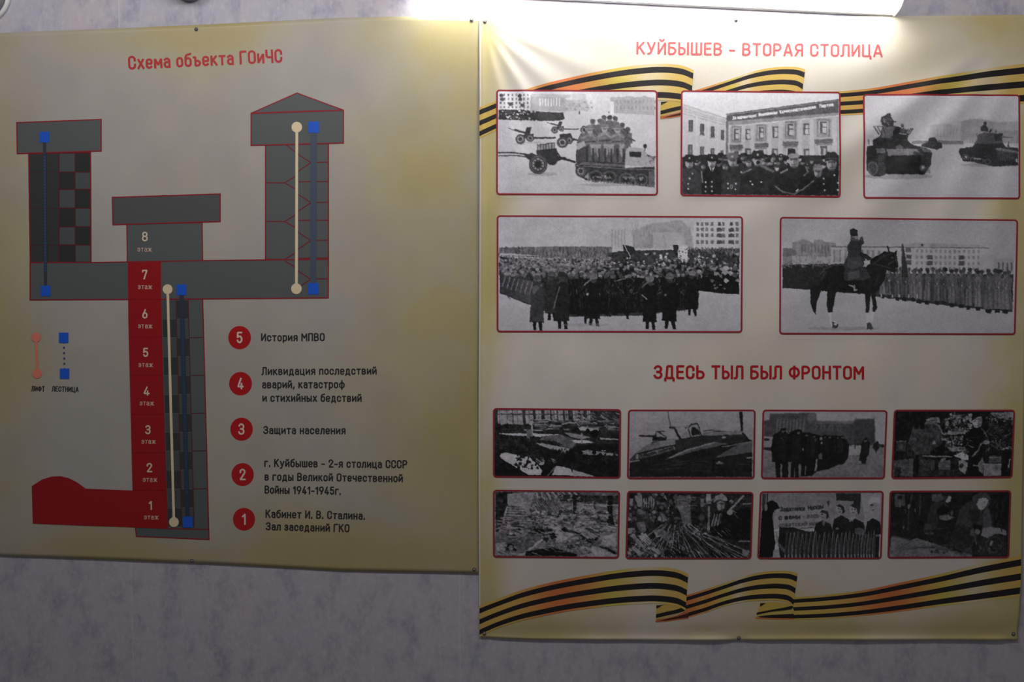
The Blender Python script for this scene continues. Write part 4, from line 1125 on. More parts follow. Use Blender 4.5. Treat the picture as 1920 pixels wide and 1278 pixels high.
for x in range(440, 800, 44): p.R(x, 285, x + 18, 385, 128, .8)
p.R(455, 285, 480, 380, 170); p.E(1138, 242, 10, 7, 50); p.R(1010, 262, 1050, 300, 100)
p.P([(1590, 335), (1860, 305), (1860, 470), (1590, 450)], 182); p.R(1700, 345, 1860, 460, 170)
for x in range(1735, 1860, 34): p.R(x, 375, x + 14, 440, 105)
p.N(8, 60, 40, 51, box=(45, 230, 1860, 460)); p.B(1)
p.P([(45, 405), (400, 400), (400, 610), (45, 588)], 42); p.dots(60, 45, 402, 400, 428, 6, 12, 30, 130); p.dots(90, 45, 430, 400, 580, 6, 12, 34, 58, .6)
p.P([(760, 470), (1860, 470), (1860, 770), (1400, 730), (1000, 680), (760, 650)], 58)
for row in (0, 1):
    x = 830.0
    while x < 1870:
        t = (x - 860) / 960; y = 462 + t * 16 + (0 if row else -14) + p.r.uniform(-9, 9); h = 178 + t * 100 + p.r.uniform(-8, 8); w = (22 + t * 12) * p.r.uniform(.85, 1.1); g = (p.r.uniform(66, 96) if not row else p.r.uniform(80, 118)) + t * 14; k = p.r.uniform(-6, 6)
        p.P([(x - w, y + 38), (x - w * .4, y + 16), (x + w * .4, y + 16), (x + w, y + 40), (x + w * .75, y + h * .45), (x + w * 1.15 + k, y + h), (x - w * 1.1 + k, y + h), (x - w * .8, y + h * .45)], g)
        if row:
            p.P([(x - w * .7 + k, y + h), (x + w * .7 + k, y + h), (x + w * .6 + k, y + h + 34), (x - w * .7 + k, y + h + 30)], 40)
            p.L([(x - w * .9, y + 50), (x - w * .6, y + h * .42), (x + w * .2, y + h * .38)], 9, g - 34, .8); p.L([(x + w * .9, y + 50), (x + w * .6, y + h * .4), (x + w * .2, y + h * .38)], 8, g - 26, .8); p.E(x + w * .15, y + h * .39, 8, 6, 165, .9)
            p.L([(x - w * .1, y + 40), (x - w * .2 + k, y + h)], 5, g - 34, .8); p.L([(x + w * 1.0, y + h * .5), (x + w * 1.15 + k, y + h)], 8, g - 44, .8); p.L([(x + w * .4, y + h * .55), (x + w * .5 + k, y + h)], 8, g + 22, .7); p.L([(x + w * .8, y + 30), (x - w * .3, y + h * .3)], 5, g - 40, .7)
        p.E(x, y, w * .45, 20, p.r.uniform(100, 140)); p.E(x + 3, y + 4, w * .25, 12, 84, .6); p.E(x + p.r.uniform(-3, 3), y - 17, w * .62, 15, p.r.uniform(50, 86))
        x += (30 + t * 16) * p.r.uniform(.8, 1.35) * (1.6 if row else 1.1)
for x in (815, 905, 955, 1030, 1095): p.R(x, 634, x + 11, 660, 175)
p.P([(978, 240), (992, 240), (1030, 460), (1028, 500), (975, 500)], 52); p.L([(985, 235), (975, 520)], 5, 120)
p.R(1310, 424, 1340, 448, 40)
# horse and rider
p.E(520, 905, 280, 14, 150, .6)
p.P([(335, 480), (360, 430), (430, 398), (540, 395), (700, 420), (760, 350), (860, 295), (925, 300), (945, 282), (940, 320), (955, 400), (948, 440), (925, 470), (890, 450), (860, 440), (850, 520), (800, 600), (770, 640), (650, 630), (480, 620), (350, 610), (330, 540)], 32)
p.L([(345, 480), (372, 438), (440, 408), (520, 404)], 12, 74, .8); p.L([(350, 520), (380, 460)], 20, 58, .6); p.L([(760, 400), (840, 330), (900, 312)], 16, 60, .6); p.L([(780, 560), (800, 480)], 18, 52, .6); p.E(905, 345, 9, 6, 100); p.L([(930, 320), (946, 400)], 10, 66, .8); p.E(940, 430, 10, 7, 70); p.L([(480, 590), (640, 606)], 10, 20); p.L([(868, 255), (880, 300)], 12, 40); p.L([(740, 370), (850, 300)], 16, 20)
p.P([(340, 560), (300, 560), (262, 600), (262, 700), (285, 770), (308, 795), (315, 700), (345, 620)], 34)
p.P([(400, 600), (470, 610), (460, 660), (440, 780), (405, 785), (392, 710)], 34); p.P([(405, 780), (436, 780), (432, 840), (470, 850), (498, 880), (480, 905), (440, 900), (420, 860)], 205); p.P([(436, 850), (490, 870), (480, 905), (440, 902)], 70); p.E(465, 872, 14, 10, 200)
p.P([(690, 620), (740, 620), (735, 700), (728, 780), (700, 785), (702, 710)], 36); p.P([(702, 780), (730, 780), (738, 850), (752, 910), (715, 912), (705, 860)], 200); p.P([(708, 860), (740, 860), (760, 910), (712, 914)], 70)
p.P([(735, 620), (775, 630), (790, 740), (770, 775), (752, 770), (756, 700)], 38); p.P([(742, 770), (772, 772), (758, 850), (735, 850)], 205)
p.P([(520, 470), (560, 400), (700, 430), (740, 500), (700, 520), (530, 530)], 62); p.P([(555, 470), (640, 440), (660, 500), (560, 525)], 92)
p.P([(525, 400), (555, 330), (548, 260), (575, 215), (630, 215), (665, 240), (660, 300), (690, 330), (690, 400), (660, 440), (600, 450), (540, 440)], 58)
p.P([(640, 300), (700, 320), (745, 350), (735, 375), (650, 330)], 44); p.P([(560, 350), (650, 340), (680, 400), (600, 440), (550, 420)], 76)
p.P([(570, 215), (580, 185), (630, 190), (640, 215)], 90); p.P([(566, 130), (595, 115), (625, 130), (632, 175), (575, 185)], 42); p.P([(600, 180), (634, 172), (636, 200), (612, 205)], 150)
p.P([(620, 250), (650, 190), (668, 180), (682, 235), (650, 265), (625, 270)], 54); p.P([(645, 200), (660, 182), (672, 188), (660, 220)], 84); p.P([(680, 375), (735, 370), (730, 395), (690, 392)], 200)
p.L([(570, 565), (600, 570), (612, 605), (632, 600)], 9, 170); p.L([(610, 565), (620, 600)], 7, 170); p.L([(780, 400), (900, 430)], 6, 70); p.L([(870, 400), (945, 360)], 6, 80)
p.N(6, 60, 50, 52, box=(330, 300, 950, 640)); p.N(6, 260, 80, 53, box=(45, 600, 1860, 940))
p.build('photograph of a rider on a dark horse before a line of soldiers', 0, 1.06, 4, .8, .5)

# --- 6: aircraft parts in a factory hall
p = Pic([(926, 766), (1163, 768), (1162, 895), (926, 893)], 920, 762, 7.68, 6)
p.G(30, 1030, 60, 24)
for x, w in ((90, 60), (150, 150), (310, 140), (490, 110), (640, 80), (770, 80), (870, 70), (965, 70), (1060, 50), (1180, 70), (1290, 40), (1380, 50)):
    p.P([(x, 45), (x + w, 45), (x + w + 10, 260 if x < 500 else 200), (x + 10, 250 if x < 500 else 190)], 165); p.L([(x, 110), (x + w, 100)], 14, 60); p.L([(x + w * .5, 45), (x + w * .5 + 6, 240)], 10, 110)
p.N(40, 60, 60, 61, box=(70, 45, 1500, 260)); p.dashes(70, 1200, 60, 1850, 230, 20, 90, 12, 60, 190, (10, 50))
p.dashes(120, 560, 180, 1850, 330, 40, 180, 12, 30, 200, (-8, 8)); p.dots(50, 70, 250, 560, 380, 10, 30, 14, 50); p.P([(1300, 280), (1540, 310), (1560, 340), (1200, 330)], 190); p.E(1240, 330, 44, 36, 30); p.E(1400, 340, 30, 40, 24); p.E(1500, 380, 60, 60, 20)
p.P([(90, 390), (560, 382), (1010, 398), (700, 430), (500, 425), (250, 410)], 205); p.P([(470, 325), (740, 330), (740, 345), (480, 342)], 180); p.P([(575, 240), (592, 235), (605, 400), (580, 400)], 190)
p.P([(510, 330), (590, 320), (600, 420), (560, 500), (520, 480)], 110); p.dots(90, 70, 430, 700, 640, 10, 30, 16, 56)
p.P([(740, 430), (1000, 400), (1280, 480), (1160, 600), (1000, 560), (860, 490), (700, 480)], 108); p.P([(900, 480), (1060, 560), (860, 530)], 40)
p.P([(1050, 360), (1320, 400), (1440, 440), (1310, 460), (1150, 430)], 150); p.P([(1150, 480), (1330, 470), (1490, 510), (1320, 525), (1200, 510)], 200); p.P([(1300, 370), (1330, 380), (1320, 540), (1300, 530)], 150); p.P([(1570, 440), (1840, 455), (1840, 470), (1580, 465)], 170)
p.P([(640, 530), (720, 525), (1140, 600), (1110, 665), (980, 650), (860, 610)], 170); p.dots(20, 860, 600, 1110, 670, 10, 22, 30, 90)
p.P([(1130, 640), (1260, 560), (1840, 520), (1840, 640), (1500, 680)], 24); p.P([(1270, 640), (1400, 620), (1840, 680), (1840, 700), (1500, 690), (1350, 700)], 150); p.dots(14, 1280, 630, 1720, 690, 8, 18, 100, 200, 2)
p.P([(120, 720), (140, 680), (210, 665), (320, 690), (560, 740), (660, 830), (740, 930), (720, 990), (540, 990), (300, 850), (150, 760)], 206)
p.dots(34, 360, 700, 760, 900, 10, 36, 18, 60); p.L([(430, 730), (380, 780)], 22, 20); p.L([(540, 730), (510, 850)], 26, 24); p.E(730, 825, 40, 20, 180, 1, -30); p.dashes(12, 640, 740, 920, 800, 30, 70, 10, 90, 180, (20, 40)); p.N(18, 90, 40, 62, box=(130, 660, 760, 990))
p.P([(880, 990), (940, 860), (1060, 870), (1150, 910), (1180, 950), (1240, 990), (1240, 1000)], 200); p.P([(1180, 910), (1400, 970), (1520, 1010), (1200, 1005)], 175); p.L([(820, 1000), (930, 870)], 16, 110)
p.dots(40, 780, 640, 1840, 900, 20, 70, 14, 30); p.N(14, 60, 50, 63)
p.build('photograph of aircraft wings and fuselages in a factory hall', 0, 1.12, 5, .7, .8)

# --- 7: ground-attack aeroplane with open canopy
p = Pic([(1179, 769), (1415, 769), (1413, 896), (1177, 896)], 1172, 762, 7.68, 7)
p.G(50, 560, 176, 160); p.G(560, 1060, 160, 150); p.N(8, 300, 100, 71)
p.P([(60, 760), (130, 690), (400, 500), (600, 470), (800, 460), (1100, 410), (1300, 340), (1700, 360), (1800, 470), (1840, 480), (1840, 1020), (60, 1020)], 30)
p.P([(100, 700), (320, 540), (480, 490), (780, 462), (760, 530), (400, 610), (180, 670)], 118); p.P([(480, 480), (790, 462), (720, 540), (500, 570)], 140)
p.P([(200, 690), (460, 620), (700, 560), (720, 610), (460, 690), (210, 745)], 122)
p.T('Куйбышевск', (225, 738), (455, 680), 52, 40, .24, .75); p.T('рабочий', (480, 672), (700, 612), 52, 40, .24, .75)
p.P([(60, 780), (130, 690), (200, 680), (200, 780), (60, 800)], 60); p.E(165, 720, 20, 40, 150); p.L([(60, 795), (200, 780)], 12, 170)
p.P([(720, 480), (1100, 420), (1680, 370), (1760, 440), (1700, 520), (1300, 540), (720, 660)], 44); p.P([(1120, 360), (1690, 340), (1690, 395), (1300, 410), (1110, 410)], 128); p.L([(1120, 345), (1270, 330)], 16, 70)
p.P([(560, 770), (760, 660), (1000, 580), (1280, 510), (1500, 530), (1000, 640), (700, 730)], 96); p.L([(640, 740), (900, 620), (1290, 515)], 20, 150); p.P([(1290, 740), (1600, 560), (1840, 490), (1840, 650)], 92); p.L([(1400, 580), (1840, 500)], 14, 130)
p.E(1430, 470, 70, 46, 44); p.E(1425, 440, 34, 16, 160)
p.P([(570, 460), (640, 300), (900, 270), (1100, 400), (800, 460)], 166); p.L([(640, 295), (700, 300), (740, 370), (790, 460)], 34, 36); p.P([(790, 440), (910, 300), (960, 430)], 150)
p.P([(900, 440), (930, 260), (1040, 240), (1100, 410)], 150); p.L([(910, 290), (950, 250), (1030, 240), (1050, 260), (1100, 420)], 18, 44); p.L([(905, 320), (940, 430)], 18, 40); p.P([(945, 340), (965, 285), (1000, 290), (1060, 340), (1080, 400), (960, 415)], 24); p.L([(640, 310), (900, 268)], 6, 110); p.E(870, 298, 18, 10, 60)
p.L([(600, 60), (625, 180), (650, 290)], 9, 50); p.P([(1640, 60), (1690, 60), (1700, 350), (1670, 340)], 30)
p.P([(190, 402), (400, 410), (440, 390), (450, 450), (380, 440), (190, 425)], 36); p.P([(385, 490), (400, 400), (600, 450), (580, 485)], 28); p.L([(420, 410), (440, 355), (560, 350)], 12, 34); p.L([(480, 360), (590, 440)], 16, 34); p.P([(440, 430), (470, 370), (560, 430)], 150)
p.dashes(22, 250, 780, 1800, 960, 60, 260, 8, 48, 72, (-8, 4)); p.E(1365, 815, 60, 16, 120); p.E(1360, 795, 16, 10, 170); p.P([(1740, 740), (1830, 720), (1830, 745), (1770, 755)], 165); p.R(1260, 760, 1290, 960, 14)
p.N(10, 120, 40, 72); p.build('photograph of a dark aeroplane with a tall mast and open canopy', 1, 1.05, 4, .6, .6)

# --- 8: queue of people in dark coats before a large building
p = Pic([(1431, 769), (1662, 770), (1657, 896), (1428, 896)], 1422, 762, 7.74, 8)
p.G(60, 560, 172, 178); p.G(560, 1040, 140, 122)
p.P([(60, 200), (140, 190), (140, 90), (820, 80), (830, 200), (1370, 200), (1390, 165), (1660, 165), (1680, 220), (1700, 560), (60, 600)], 78)
p.P([(720, 210), (1370, 205), (1370, 240), (720, 240)], 112); p.R(140, 90, 330, 190, 88); p.R(700, 90, 820, 200, 110)
for x in range(260, 660, 48): p.L([(x, 180), (x - 12, 430)], 15, 122)
for x in (800, 920, 1045, 1165): p.O(x, 300, 30, 44, 12, 108)
p.P([(1380, 210), (1680, 210), (1690, 520), (1380, 500)], 70); p.R(1660, 140, 1672, 200, 90); p.R(1394, 140, 1404, 200, 90); p.N(10, 80, 80, 81, box=(60, 80, 1700, 560)); p.B(2)
p.P([(70, 430), (200, 430), (180, 600), (70, 590)], 150); p.P([(70, 460), (150, 455), (150, 490), (70, 490)], 40); p.P([(60, 590), (180, 590), (200, 640), (60, 625)], 40)
p.P([(1300, 560), (1440, 545), (1500, 560), (1500, 700), (1300, 700)], 168)
p.P([(160, 610), (240, 400), (340, 300), (400, 380), (560, 320), (640, 370), (760, 370), (900, 420), (1040, 410), (1200, 420), (1250, 480), (1320, 540), (1310, 740), (1250, 830), (1140, 850), (1020, 910), (860, 940), (780, 1010), (600, 1010), (580, 1030), (260, 1030), (240, 800), (220, 680)], 24)
for i in range(16):
    t = i / 15; x = 250 + 1010 * t; y = 330 + 110 * t; s = 1 - .55 * t
    p.P([(x - 62 * s, y + 170 * s), (x - 40 * s, y + 70 * s), (x, y + 50 * s), (x + 44 * s, y + 76 * s), (x + 66 * s, y + 180 * s), (x + 62 * s, y + 470 * s), (x - 60 * s, y + 470 * s)], 20 + (i % 3) * 7)
    p.L([(x + 60 * s, y + 110 * s), (x + 66 * s, y + 460 * s)], 7, 52); p.L([(x - 10 * s, y + 90 * s), (x - 14 * s, y + 440 * s)], 5, 42)
p.R(320, 830, 345, 1030, 118); p.P([(430, 800), (480, 800), (470, 1030), (440, 1030)], 122); p.P([(590, 830), (620, 830), (625, 1000), (590, 1010)], 118); p.P([(840, 760), (860, 760), (860, 910), (820, 940)], 150); p.P([(520, 840), (540, 840), (545, 1030), (515, 1030)], 100); p.R(680, 860, 695, 990, 110)
for x, y, r in ((345, 345, 34), (575, 365, 34), (690, 400, 28), (800, 420, 26), (960, 430, 22), (1030, 430, 20), (1150, 440, 18), (1210, 440, 18)): p.E(x, y + 8, r * .7, r * .8, 96); p.E(x, y - r * .6, r * 1.25, r * .55, 22); p.L([(x - r * 1.3, y - r * .3), (x + r * 1.3, y - r * .3)], r * .3, 20)
for x, y, s in ((290, 1020, 1), (400, 1024, 1), (500, 1024, .9), (560, 1024, .9), (650, 1000, .8), (720, 990, .8), (880, 930, .7), (990, 900, .6), (1090, 850, .5), (1180, 830, .5)):
    p.P([(x - 34 * s, y - 220 * s), (x + 34 * s, y - 220 * s), (x + 26 * s, y), (x + 44 * s, y + 14 * s), (x - 24 * s, y + 14 * s)], 24)
p.E(900, 460, 20, 24, 130); p.E(912, 525, 14, 16, 150); p.P([(880, 690), (920, 660), (930, 760), (880, 760)], 92); p.E(640, 620, 16, 18, 140); p.E(820, 480, 16, 26, 70); p.L([(320, 450), (345, 480)], 16, 80); p.E(425, 380, 14, 12, 90)
p.P([(1480, 700), (1500, 520), (1530, 460), (1580, 470), (1620, 520), (1610, 690), (1580, 740), (1570, 830), (1510, 835), (1500, 790), (1465, 780)], 34); p.E(1555, 488, 24, 18, 100); p.E(1555, 466, 32, 16, 26); p.E(1500, 838, 110, 12, 96, .5)
p.P([(1660, 590), (1700, 510), (1725, 490), (1750, 520), (1760, 600), (1735, 640), (1720, 680), (1700, 640)], 34); p.P([(1740, 530), (1830, 550), (1830, 585), (1740, 580)], 50); p.L([(1405, 510), (1405, 600)], 18, 60); p.dots(24, 1330, 520, 1500, 560, 8, 16, 40, 70)
p.N(8, 150, 60, 82, box=(60, 640, 1830, 1040)); p.build('photograph of a queue of people in dark coats before a large building', 1, 1.08, 4, .7, .5)

# --- 9: worker at a machine tool
p = Pic([(1677, 769), (1901, 769), (1896, 894), (1672, 896)], 1668, 762, 8.0, 9)
p.G(60, 1060, 26, 34)
p.dots(90, 830, 80, 1220, 420, 14, 44, 20, 170); p.dots(60, 1400, 80, 1850, 700, 14, 50, 12, 70); p.P([(1500, 80), (1850, 70), (1850, 200), (1640, 170), (1500, 110)], 130); p.dots(20, 1420, 80, 1840, 240, 10, 34, 30, 160)
p.E(540, 480, 250, 240, 66); p.P([(340, 260), (600, 235), (700, 260), (780, 360), (780, 460), (600, 680), (400, 720), (270, 560)], 72); p.L([(345, 275), (420, 245), (650, 240), (730, 290), (785, 400)], 26, 122)
p.P([(510, 190), (620, 150), (720, 150), (740, 240), (620, 230), (520, 240)], 128); p.L([(540, 215), (700, 190)], 12, 60); p.E(660, 535, 26, 28, 150); p.P([(270, 520), (340, 500), (330, 740), (250, 720)], 60)
p.P([(640, 640), (840, 520), (860, 700), (760, 760), (600, 740)], 18); p.P([(90, 520), (240, 500), (230, 660), (90, 660)], 66); p.L([(90, 520), (230, 505)], 12, 130); p.R(120, 560, 190, 640, 96)
p.P([(60, 800), (350, 780), (360, 1050), (60, 1050)], 92); p.P([(80, 910), (170, 910), (180, 1050), (80, 1050)], 40); p.P([(450, 790), (680, 800), (680, 960), (450, 980)], 66); p.P([(740, 830), (920, 800), (920, 950), (740, 950)], 92); p.P([(440, 980), (980, 960), (980, 1050), (440, 1050)], 52)
p.R(370, 720, 440, 1050, 20); p.L([(500, 742), (940, 752)], 16, 150); p.E(800, 800, 50, 20, 130, 1, -30)
p.P([(780, 400), (940, 370), (1150, 380), (1140, 405), (800, 420)], 150); p.P([(760, 470), (880, 465), (870, 500), (770, 495)], 130); p.dots(90, 840, 440, 1160, 680, 12, 30, 30, 180); p.P([(860, 610), (1180, 600), (1180, 660), (940, 680)], 140); p.R(1040, 620, 1160, 650, 70)
p.P([(960, 730), (1120, 670), (1180, 740), (1250, 740), (1230, 800), (1100, 800)], 190); p.P([(1040, 820), (1110, 790), (1180, 850), (1150, 1030), (1050, 950)], 150); p.E(1085, 890, 34, 40, 50)
p.P([(1090, 430), (1200, 330), (1280, 300), (1390, 310), (1450, 420), (1470, 540), (1440, 700), (1430, 1040), (1180, 1050), (1190, 700), (1100, 560)], 22)
p.E(1300, 210, 76, 100, 176, 1, 12); p.E(1345, 225, 36, 84, 110, .7, 12); p.E(1290, 180, 60, 16, 90, .6); p.P([(1210, 150), (1240, 100), (1330, 90), (1390, 140), (1300, 150), (1220, 210)], 30); p.E(1265, 215, 20, 12, 90); p.L([(1250, 275), (1290, 285)], 10, 110); p.L([(1370, 320), (1420, 380), (1450, 440)], 18, 110)
p.E(1455, 535, 50, 34, 150); p.L([(1450, 530), (1370, 560), (1330, 660), (1250, 740)], 22, 120); p.P([(1330, 880), (1400, 760), (1430, 860), (1420, 1020), (1360, 980)], 120); p.L([(1270, 890), (1340, 895)], 16, 130)
p.P([(1430, 860), (1690, 860), (1690, 1050), (1430, 1050)], 140); p.R(1500, 740, 1690, 850, 80); p.L([(1510, 770), (1680, 770)], 20, 120); p.R(1700, 680, 1830, 1050, 22); p.dashes(34, 1480, 250, 1840, 640, 30, 120, 12, 40, 130, (0, 180)); p.P([(1680, 640), (1800, 590), (1800, 630), (1700, 650)], 170); p.L([(1800, 920), (1820, 800)], 18, 160)
p.dots(60, 80, 80, 520, 300, 20, 60, 10, 36); p.dashes(90, 820, 90, 1220, 700, 20, 70, 10, 24, 190, (0, 180), .8); p.dashes(60, 1440, 100, 1840, 700, 20, 80, 9, 16, 120, (0, 180), .8); p.dashes(24, 80, 560, 700, 1040, 30, 90, 10, 30, 120, (0, 100), .6); p.N(22, 60, 60, 91); p.build('photograph of a worker at a large round machine', 0, 1.12, 5, .8, .9)

# --- 10: long hall crowded with aircraft frames
p = Pic([(926, 919), (1161, 921), (1159, 1045), (926, 1043)], 920, 914, 7.74, 10)
p.G(40, 400, 110, 130); p.G(400, 1080, 140, 120)
p.P([(60, 60), (340, 60), (230, 280), (110, 640), (60, 640)], 50); p.P([(230, 80), (640, 60), (560, 320), (240, 240)], 158); p.N(22, 120, 80, 101); p.P([(180, 420), (225, 260), (240, 280), (210, 420)], 190)
for i in range(16): x = 650 + i * 40; p.L([(x, 60), (x + 30 + i * 6, 130 + (i % 3) * 20)], 14, 70 if i % 2 else 180)
for i in range(12): x = 600 + i * 30; p.L([(x, 160), (x + 120 + i * 14, 400)], 9, 60, .8)
p.P([(980, 90), (1860, 100), (1860, 220), (1500, 210), (1000, 180)], 66); p.dots(50, 1000, 100, 1700, 210, 8, 20, 30, 160, 1.6); p.P([(1010, 220), (1690, 225), (1690, 340), (1250, 350), (1020, 260)], 150); p.dashes(40, 1000, 230, 1690, 400, 60, 180, 10, 60, 170, (-4, 8))
p.P([(1190, 100), (1250, 100), (1240, 420), (1200, 420)], 56); p.P([(1700, 90), (1770, 90), (1775, 360), (1800, 540), (1690, 540)], 36); p.R(1500, 170, 1525, 340, 80); p.L([(1690, 240), (1860, 240)], 10, 180)
for i in range(13): y = 250 + i * 18; p.L([(240 - i * 6, y), (430 + i * 16, y + 10)], 8, 70 if i % 2 else 150)
p.dots(150, 560, 330, 1700, 520, 10, 34, 40, 190, 1.7); p.P([(760, 420), (850, 400), (1040, 600), (1260, 700), (1300, 780), (960, 800), (880, 640), (720, 520)], 172); p.N(16, 90, 60, 102, box=(700, 400, 1300, 800))
p.dashes(60, 60, 430, 720, 700, 60, 220, 18, 40, 160, (-14, 14)); p.P([(210, 580), (240, 495), (310, 560), (290, 600)], 176); p.P([(260, 690), (270, 610), (330, 680)], 176)
p.P([(340, 700), (620, 600), (640, 640), (480, 700)], 130); p.dots(46, 560, 580, 940, 790, 10, 34, 24, 120, 1.8); p.P([(110, 760), (600, 690), (760, 740), (540, 910), (380, 900), (300, 800), (200, 830), (80, 960), (80, 800)], 104)
p.P([(210, 880), (240, 810), (300, 820), (370, 910), (340, 940), (220, 940)], 34); p.E(285, 880, 30, 46, 120); p.P([(530, 910), (740, 740), (770, 760), (560, 920)], 180); p.P([(70, 820), (210, 800), (190, 930), (70, 970)], 160); p.L([(80, 940), (680, 925)], 14, 140); p.R(70, 945, 500, 985, 150)
p.P([(500, 930), (900, 860), (1260, 970), (1260, 1000), (500, 1000)], 26); p.L([(700, 875), (840, 880)], 10, 170); p.L([(870, 860), (950, 930), (1200, 930)], 14, 110)
p.L([(1050, 600), (1250, 650), (1420, 740), (1480, 800)], 34, 44); p.E(1075, 600, 34, 36, 30); p.P([(1330, 680), (1500, 700), (1560, 780), (1440, 760)], 150); p.dots(50, 1100, 740, 1700, 900, 14, 50, 24, 160, 1.4); p.P([(1640, 700), (1830, 640), (1840, 860), (1600, 830)], 168)
p.P([(1290, 840), (1420, 890), (1500, 940), (1260, 1000), (1850, 1000), (1820, 940), (1600, 850), (1440, 860)], 160); p.P([(1560, 850), (1700, 860), (1840, 940), (1840, 970)], 36); p.dashes(40, 1300, 450, 1840, 640, 60, 200, 16, 36, 190, (0, 22)); p.dashes(200, 70, 330, 1850, 960, 40, 150, 9, 30, 200, (-20, 30), .7); p.dashes(50, 600, 320, 1300, 560, 20, 60, 9, 30, 210, (20, 160), .8); p.N(20, 40, 30, 103)
p.build('photograph of a long hall crowded with aircraft frames', 0, 1.25, 5, .9, 1.0)

# --- 11: workshop with rows of rifles and a worker holding one
p = Pic([(1177, 921), (1411, 923), (1407, 1046), (1174, 1046)], 1168, 914, 7.68, 11)
p.G(50, 1080, 50, 44)
p.dots(150, 70, 80, 820, 480, 14, 44, 20, 150); p.P([(700, 110), (970, 100), (960, 300), (1000, 620), (880, 600), (840, 420), (760, 240)], 112); p.dashes(24, 720, 130, 960, 300, 60, 140, 8, 60, 150, (-4, 4)); p.N(24, 50, 50, 111, box=(600, 100, 1100, 620))
for i in range(5): p.R(285 + i * 34, 150, 297 + i * 34, 280, 160)
p.P([(150, 110), (250, 100), (270, 270), (200, 270)], 150); p.P([(80, 150), (130, 160), (120, 260), (80, 260)], 140)
p.E(280, 430, 100, 100, 62); p.E(250, 350, 60, 30, 110); p.P([(180, 500), (300, 480), (330, 620), (250, 650)], 118); p.E(540, 440, 50, 36, 150); p.E(500, 530, 56, 44, 40); p.E(440, 350, 30, 30, 140)
p.P([(60, 580), (160, 580), (170, 660), (60, 660)], 150); p.R(1190, 80, 1260, 220, 168); p.R(1110, 150, 1160, 260, 130); p.R(1220, 250, 1250, 580, 130)
for i in range(26):
    t = i / 25
    x0 = 560 + t * 500; y0 = 470 + 120 * abs(math.sin(i * 2.1)); x1 = -60 + t * 2050; y1 = 780 + 240 * (1 - abs(t - .45))
    p.L([(x0, y0 + 60), (x1, y1 + 120)], 30, p.r.uniform(22, 60)); p.L([(x0 + 8, y0 + 52), (x1 + 18, y1 + 106)], 11, p.r.uniform(110, 190)); 
p.dots(70, 80, 620, 700, 980, 14, 34, 20, 190, 1.3); p.P([(220, 690), (330, 660), (420, 790), (330, 850)], 172); p.P([(100, 880), (170, 850), (280, 940), (240, 980)], 150); p.P([(370, 870), (420, 840), (540, 920), (500, 950)], 160); p.P([(90, 690), (150, 660), (330, 860), (300, 880)], 150)
p.P([(440, 620), (560, 590), (700, 700), (640, 760)], 120); p.P([(620, 900), (760, 860), (980, 940), (960, 990), (620, 990)], 30); p.E(880, 880, 26, 26, 130); p.E(880, 880, 12, 12, 24)
p.dots(40, 1000, 560, 1300, 680, 12, 30, 40, 180, 1.4); p.dots(40, 1000, 260, 1220, 560, 14, 34, 16, 70); p.E(1130, 420, 44, 50, 92)
p.P([(1260, 520), (1320, 360), (1440, 340), (1580, 330), (1840, 260), (1850, 760), (1700, 760), (1400, 720), (1250, 660)], 26)
p.P([(1260, 550), (1310, 390), (1440, 350), (1420, 500), (1380, 530), (1300, 560)], 62)
for x in (1320, 1360, 1400): p.L([(x, 370), (x - 36, 540)], 14, 150)
p.head(1405, 235, 78, 'none', 186); p.E(1385, 270, 26, 50, 160, .6); p.P([(1290, 205), (1320, 110), (1420, 66), (1490, 130), (1505, 215), (1470, 180), (1400, 160), (1330, 190)], 150); p.P([(1330, 180), (1400, 150), (1480, 180), (1470, 200), (1400, 180), (1340, 205)], 70); p.P([(1470, 180), (1530, 150), (1560, 330), (1480, 330)], 30)
p.L([(1120, 260), (1300, 150)], 26, 120); p.L([(1520, 330), (1730, 100)], 26, 150); p.E(1540, 345, 44, 34, 158); p.L([(1560, 310), (1630, 350)], 14, 130); p.L([(1600, 360), (1660, 430)], 18, 80); p.dots(10, 1530, 170, 1600, 210, 6, 12, 150, 200); p.L([(1730, 220), (1840, 215)], 14, 150); p.L([(1680, 770), (1840, 770)], 22, 120); p.R(1740, 900, 1840, 980, 130)
p.dashes(90, 620, 560, 1500, 960, 40, 130, 9, 30, 190, (32, 52), .8); p.dashes(70, 80, 700, 620, 1000, 40, 120, 10, 24, 170, (34, 50), .8); p.dashes(60, 560, 420, 900, 640, 30, 80, 8, 30, 150, (120, 150), .8); p.dashes(60, 240, 90, 820, 480, 20, 60, 9, 20, 150, (70, 110), .7)
p.N(18, 40, 40, 112); p.build('photograph of a workshop with rows of rifles and a worker in a cap', 0, 1.12, 5, .6, .8)

# --- 12: women behind a rank of shells with a slogan on the wall
p = Pic([(1426, 922), (1655, 921), (1651, 1046), (1421, 1046)], 1416, 914, 7.87, 12)
p.G(60, 600, 138, 150); p.N(8, 200, 100, 121); p.P([(290, 300), (1000, 240), (1000, 590), (270, 600)], 158)
p.T('Защитники', (350, 345), (725, 330), 76, 56, .2); p.T('Москвы', (770, 330), (1000, 298), 76, 56, .2)
p.T('с вами', (335, 470), (660, 456), 78, 50, .22); p.T('- весь', (690, 450), (940, 440), 76, 96, .2); p.T('советский', (345, 580), (765, 556), 70, 84, .18); p.T('народ', (795, 556), (960, 545), 66, 96, .18)
p.L([(660, 595), (860, 580)], 8, 60)
p.P([(1170, 70), (1550, 70), (1550, 330), (1450, 330), (1440, 190), (1190, 180)], 46); p.P([(1620, 110), (1730, 70), (1780, 80), (1660, 130)], 40); p.P([(1550, 80), (1850, 80), (1850, 560), (1640, 560)], 168); p.P([(1040, 190), (1090, 180), (1070, 280)], 60)
